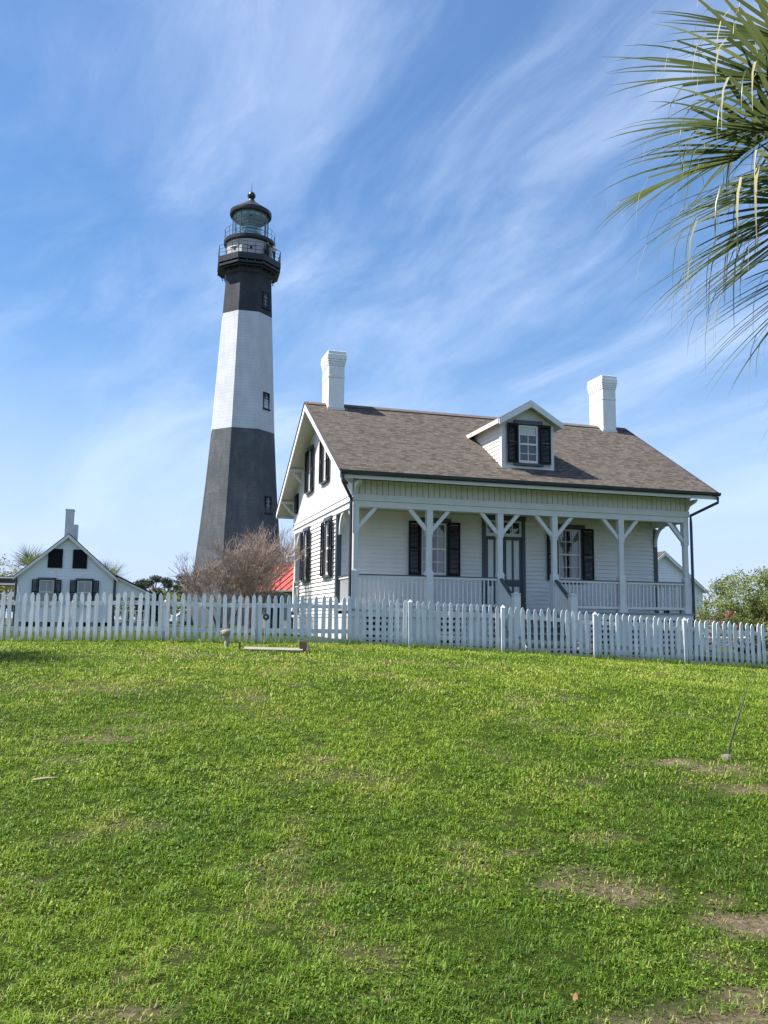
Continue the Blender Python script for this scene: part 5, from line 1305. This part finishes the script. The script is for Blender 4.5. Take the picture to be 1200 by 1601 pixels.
# ------------------------------------------------------------------ grass
def grass():
    rs = np.random.default_rng(2)
    m = bpy.data.materials.new('grass_blade'); m.use_nodes = True; nt = m.node_tree; nt.nodes.clear(); L = nt.links.new
    a = N(nt, 'ShaderNodeAttribute', attribute_name='tint'); r = ramp(nt, [(0.0, (.035, .078, .008)), (.35, (.100, .195, .011)), (.62, (.225, .335, .018)), (.80, (.36, .39, .06)), (.90, (.36, .30, .13)), (1.0, (.40, .30, .17))]); L(a.outputs['Fac'], r.inputs[0])
    d = N(nt, 'ShaderNodeBsdfPrincipled', i_Roughness=.55); d.inputs['Specular IOR Level'].default_value = .35; L(r.outputs[0], d.inputs['Base Color']); t = N(nt, 'ShaderNodeBsdfTranslucent'); L(r.outputs[0], t.inputs[0])
    mx = N(nt, 'ShaderNodeMixShader'); mx.inputs[0].default_value = .36; L(d.outputs[0], mx.inputs[1]); L(t.outputs[0], mx.inputs[2]); o = N(nt, 'ShaderNodeOutputMaterial'); L(mx.outputs[0], o.inputs[0])
    Vs, Ts = [], []; LV, TV = [], []
    for y0, y1, dens, hgt, wid in ((2.9, 4.6, 15000, .030, .0036), (4.6, 6.6, 9500, .032, .0045), (6.6, 9.5, 5200, .036, .0060), (9.5, 13.0, 2500, .038, .0090), (13, 18.6, 1100, .040, .013)):
        area_w = lambda y: .46 * y + .5
        n = int(dens * (y1 - y0) * (area_w(y0) + area_w(y1)))
        y = rs.uniform(y0, y1, n); x = rs.uniform(-1, 1, n) * area_w(y1)
        k = np.abs(x) < area_w(y) + .2; x, y = x[k], y[k]
        pm, dry = patch_mask(x, y); dn = fbm(x * 3.1, y * 3.1, 3); dn2 = fbm(x * 9, y * 9, 13)
        dn3 = fbm(x * 24, y * 24, 17, 2)
        keep = rs.random(len(x)) > np.clip(np.clip((.37 - dn3) * 4, 0, .7) + pm * 1.05 * (1 - .5 * dry) + np.clip((.38 - dn2) * 4, 0, .75), 0, .97)
        dry = np.maximum(dry, .4); x, y, pm, dry, dn, dn2 = x[keep], y[keep], pm[keep], dry[keep], dn[keep], dn2[keep]; n = len(x)
        z = gz(x, y) - .004
        clump = fbm(x * 14, y * 14, 31, 2)
        h = .78 * hgt * rs.uniform(.40, 1.45, n) * (.65 + .9 * np.clip((dn2 - .3) * 2.2, 0, 1)) * (.15 + 1.7 * clump) * (.75 + .5 * dn); w = wid * rs.uniform(.7, 1.35, n)
        az = rs.uniform(0, 6.283, n); lean = rs.uniform(.35, 1.6, n); sx, sy = np.cos(az), np.sin(az); ax, ay = -sy, sx
        P = np.stack([x, y, z], 1); Sd = np.stack([sx, sy, 0 * x], 1) * (w / 2)[:, None]
        l1 = np.stack([ax * lean * h * .35, ay * lean * h * .35, h * .62], 1); l2 = np.stack([ax * lean * h * 1.0, ay * lean * h * 1.0, h * (1.05 - .36 * lean)], 1)
        V = np.stack([P - Sd, P + Sd, P + l1 + Sd * .85, P + l1 - Sd * .85, P + l2], 1)
        big = fbm(x * .45, y * .45, 8); mid = fbm(x * 1.7, y * 1.7, 9)
        tint = .47 + (big - .5) * .35 + (mid - .5) * .45 + rs.normal(0, .13, n) + .17 * np.clip((y - 3.5) / 9, 0, 1) - .07
        dryp = rs.random(n) < (.025 + .85 * pm * dry + .3 * np.clip((mid - .60) * 4, 0, 1))
        tint = np.where(dryp, rs.uniform(.78, 1.0, n), np.clip(tint, 0, .80))
        Vs.append(V); Ts.append(tint)
        # broad clover-like leaflets near the viewer
        if y0 < 9:
            nl = int(n * .13); i = rs.choice(n, nl); c = (fbm(x[i] * 2.3, y[i] * 2.3, 44) + .25 * rs.random(nl)) > .60; i = i[c]; nl = len(i)
            Pc = P[i] + np.stack([rs.normal(0, .01, nl), rs.normal(0, .01, nl), rs.uniform(.010, .034, nl)], 1)
            nn = np.stack([rs.normal(0, .4, nl), rs.normal(0, .4, nl), np.ones(nl)], 1); nn /= np.linalg.norm(nn, axis=1)[:, None]
            tt = np.cross(nn, rs.normal(size=(nl, 3))); tt /= np.linalg.norm(tt, axis=1)[:, None]; bb = np.cross(nn, tt); s = rs.uniform(.005, .0105, nl)[:, None] * (1 + .12 * (y0 - 3))
            LV.append(np.stack([Pc - tt * s, Pc + bb * s * .75, Pc + tt * s, Pc - bb * s * .75], 1)); TV.append(np.clip(.40 + (mid[i] - .5) * .3 + rs.normal(0, .12, nl), 0, .7))
    # taller tufts along the foot of the fence
    n = 9000; x = rs.uniform(-8.8, 10.4, n); y = np.interp(x, [-8.9, -5.2, -2.4, -.73, 2.5, 4.55, 6.6, 8.6, 10.6], [17.25, 17.35, 17.55, 18.0, 18.45, 18.75, 19.15, 19.6, 20.1]) + rs.normal(0.12, .16, n)
    k = (fbm(x * 1.3, y * .4, 71) > .42); x, y = x[k], y[k]; n = len(x); h = rs.uniform(.05, .15, n); w = .012; az = rs.uniform(0, 6.28, n); ln = rs.uniform(.1, .6, n); z = gz(x, y) - .005
    P = np.stack([x, y, z], 1); Sd = np.stack([np.cos(az), np.sin(az), 0 * x], 1) * w / 2; l2 = np.stack([-np.sin(az) * ln * h, np.cos(az) * ln * h, h], 1)
    Vs.append(np.stack([P - Sd, P + Sd, P + l2 * .5 + Sd * .8, P + l2 * .5 - Sd * .8, P + l2], 1)); Ts.append(np.clip(rs.normal(.5, .14, n), 0, .85))
    V = np.concatenate(Vs); T = np.concatenate(Ts); n = len(V); b = np.arange(n)[:, None] * 5
    loops = np.concatenate([b + 0, b + 1, b + 2, b + 3, b + 3, b + 2, b + 4], 1).ravel(); st = (np.arange(n)[:, None] * 7 + np.array([0, 4])).ravel()
    LQ = np.concatenate(LV); LT = np.concatenate(TV); nl = len(LQ)
    loops = np.concatenate([loops, 5 * n + np.arange(4 * nl)]); st = np.concatenate([st, 7 * n + 4 * np.arange(nl)])
    o = npmesh('grass', np.concatenate([V.reshape(-1, 3), LQ.reshape(-1, 3)]), loops, st, m, tint=np.concatenate([np.repeat(T, 5), np.repeat(LT, 4)]))
    tag(o, 'short mown green grass with dry and weedy patches covering the lawn', 'grass', kind='stuff')
    print('blades', n, 'leaflets', nl)
grass()
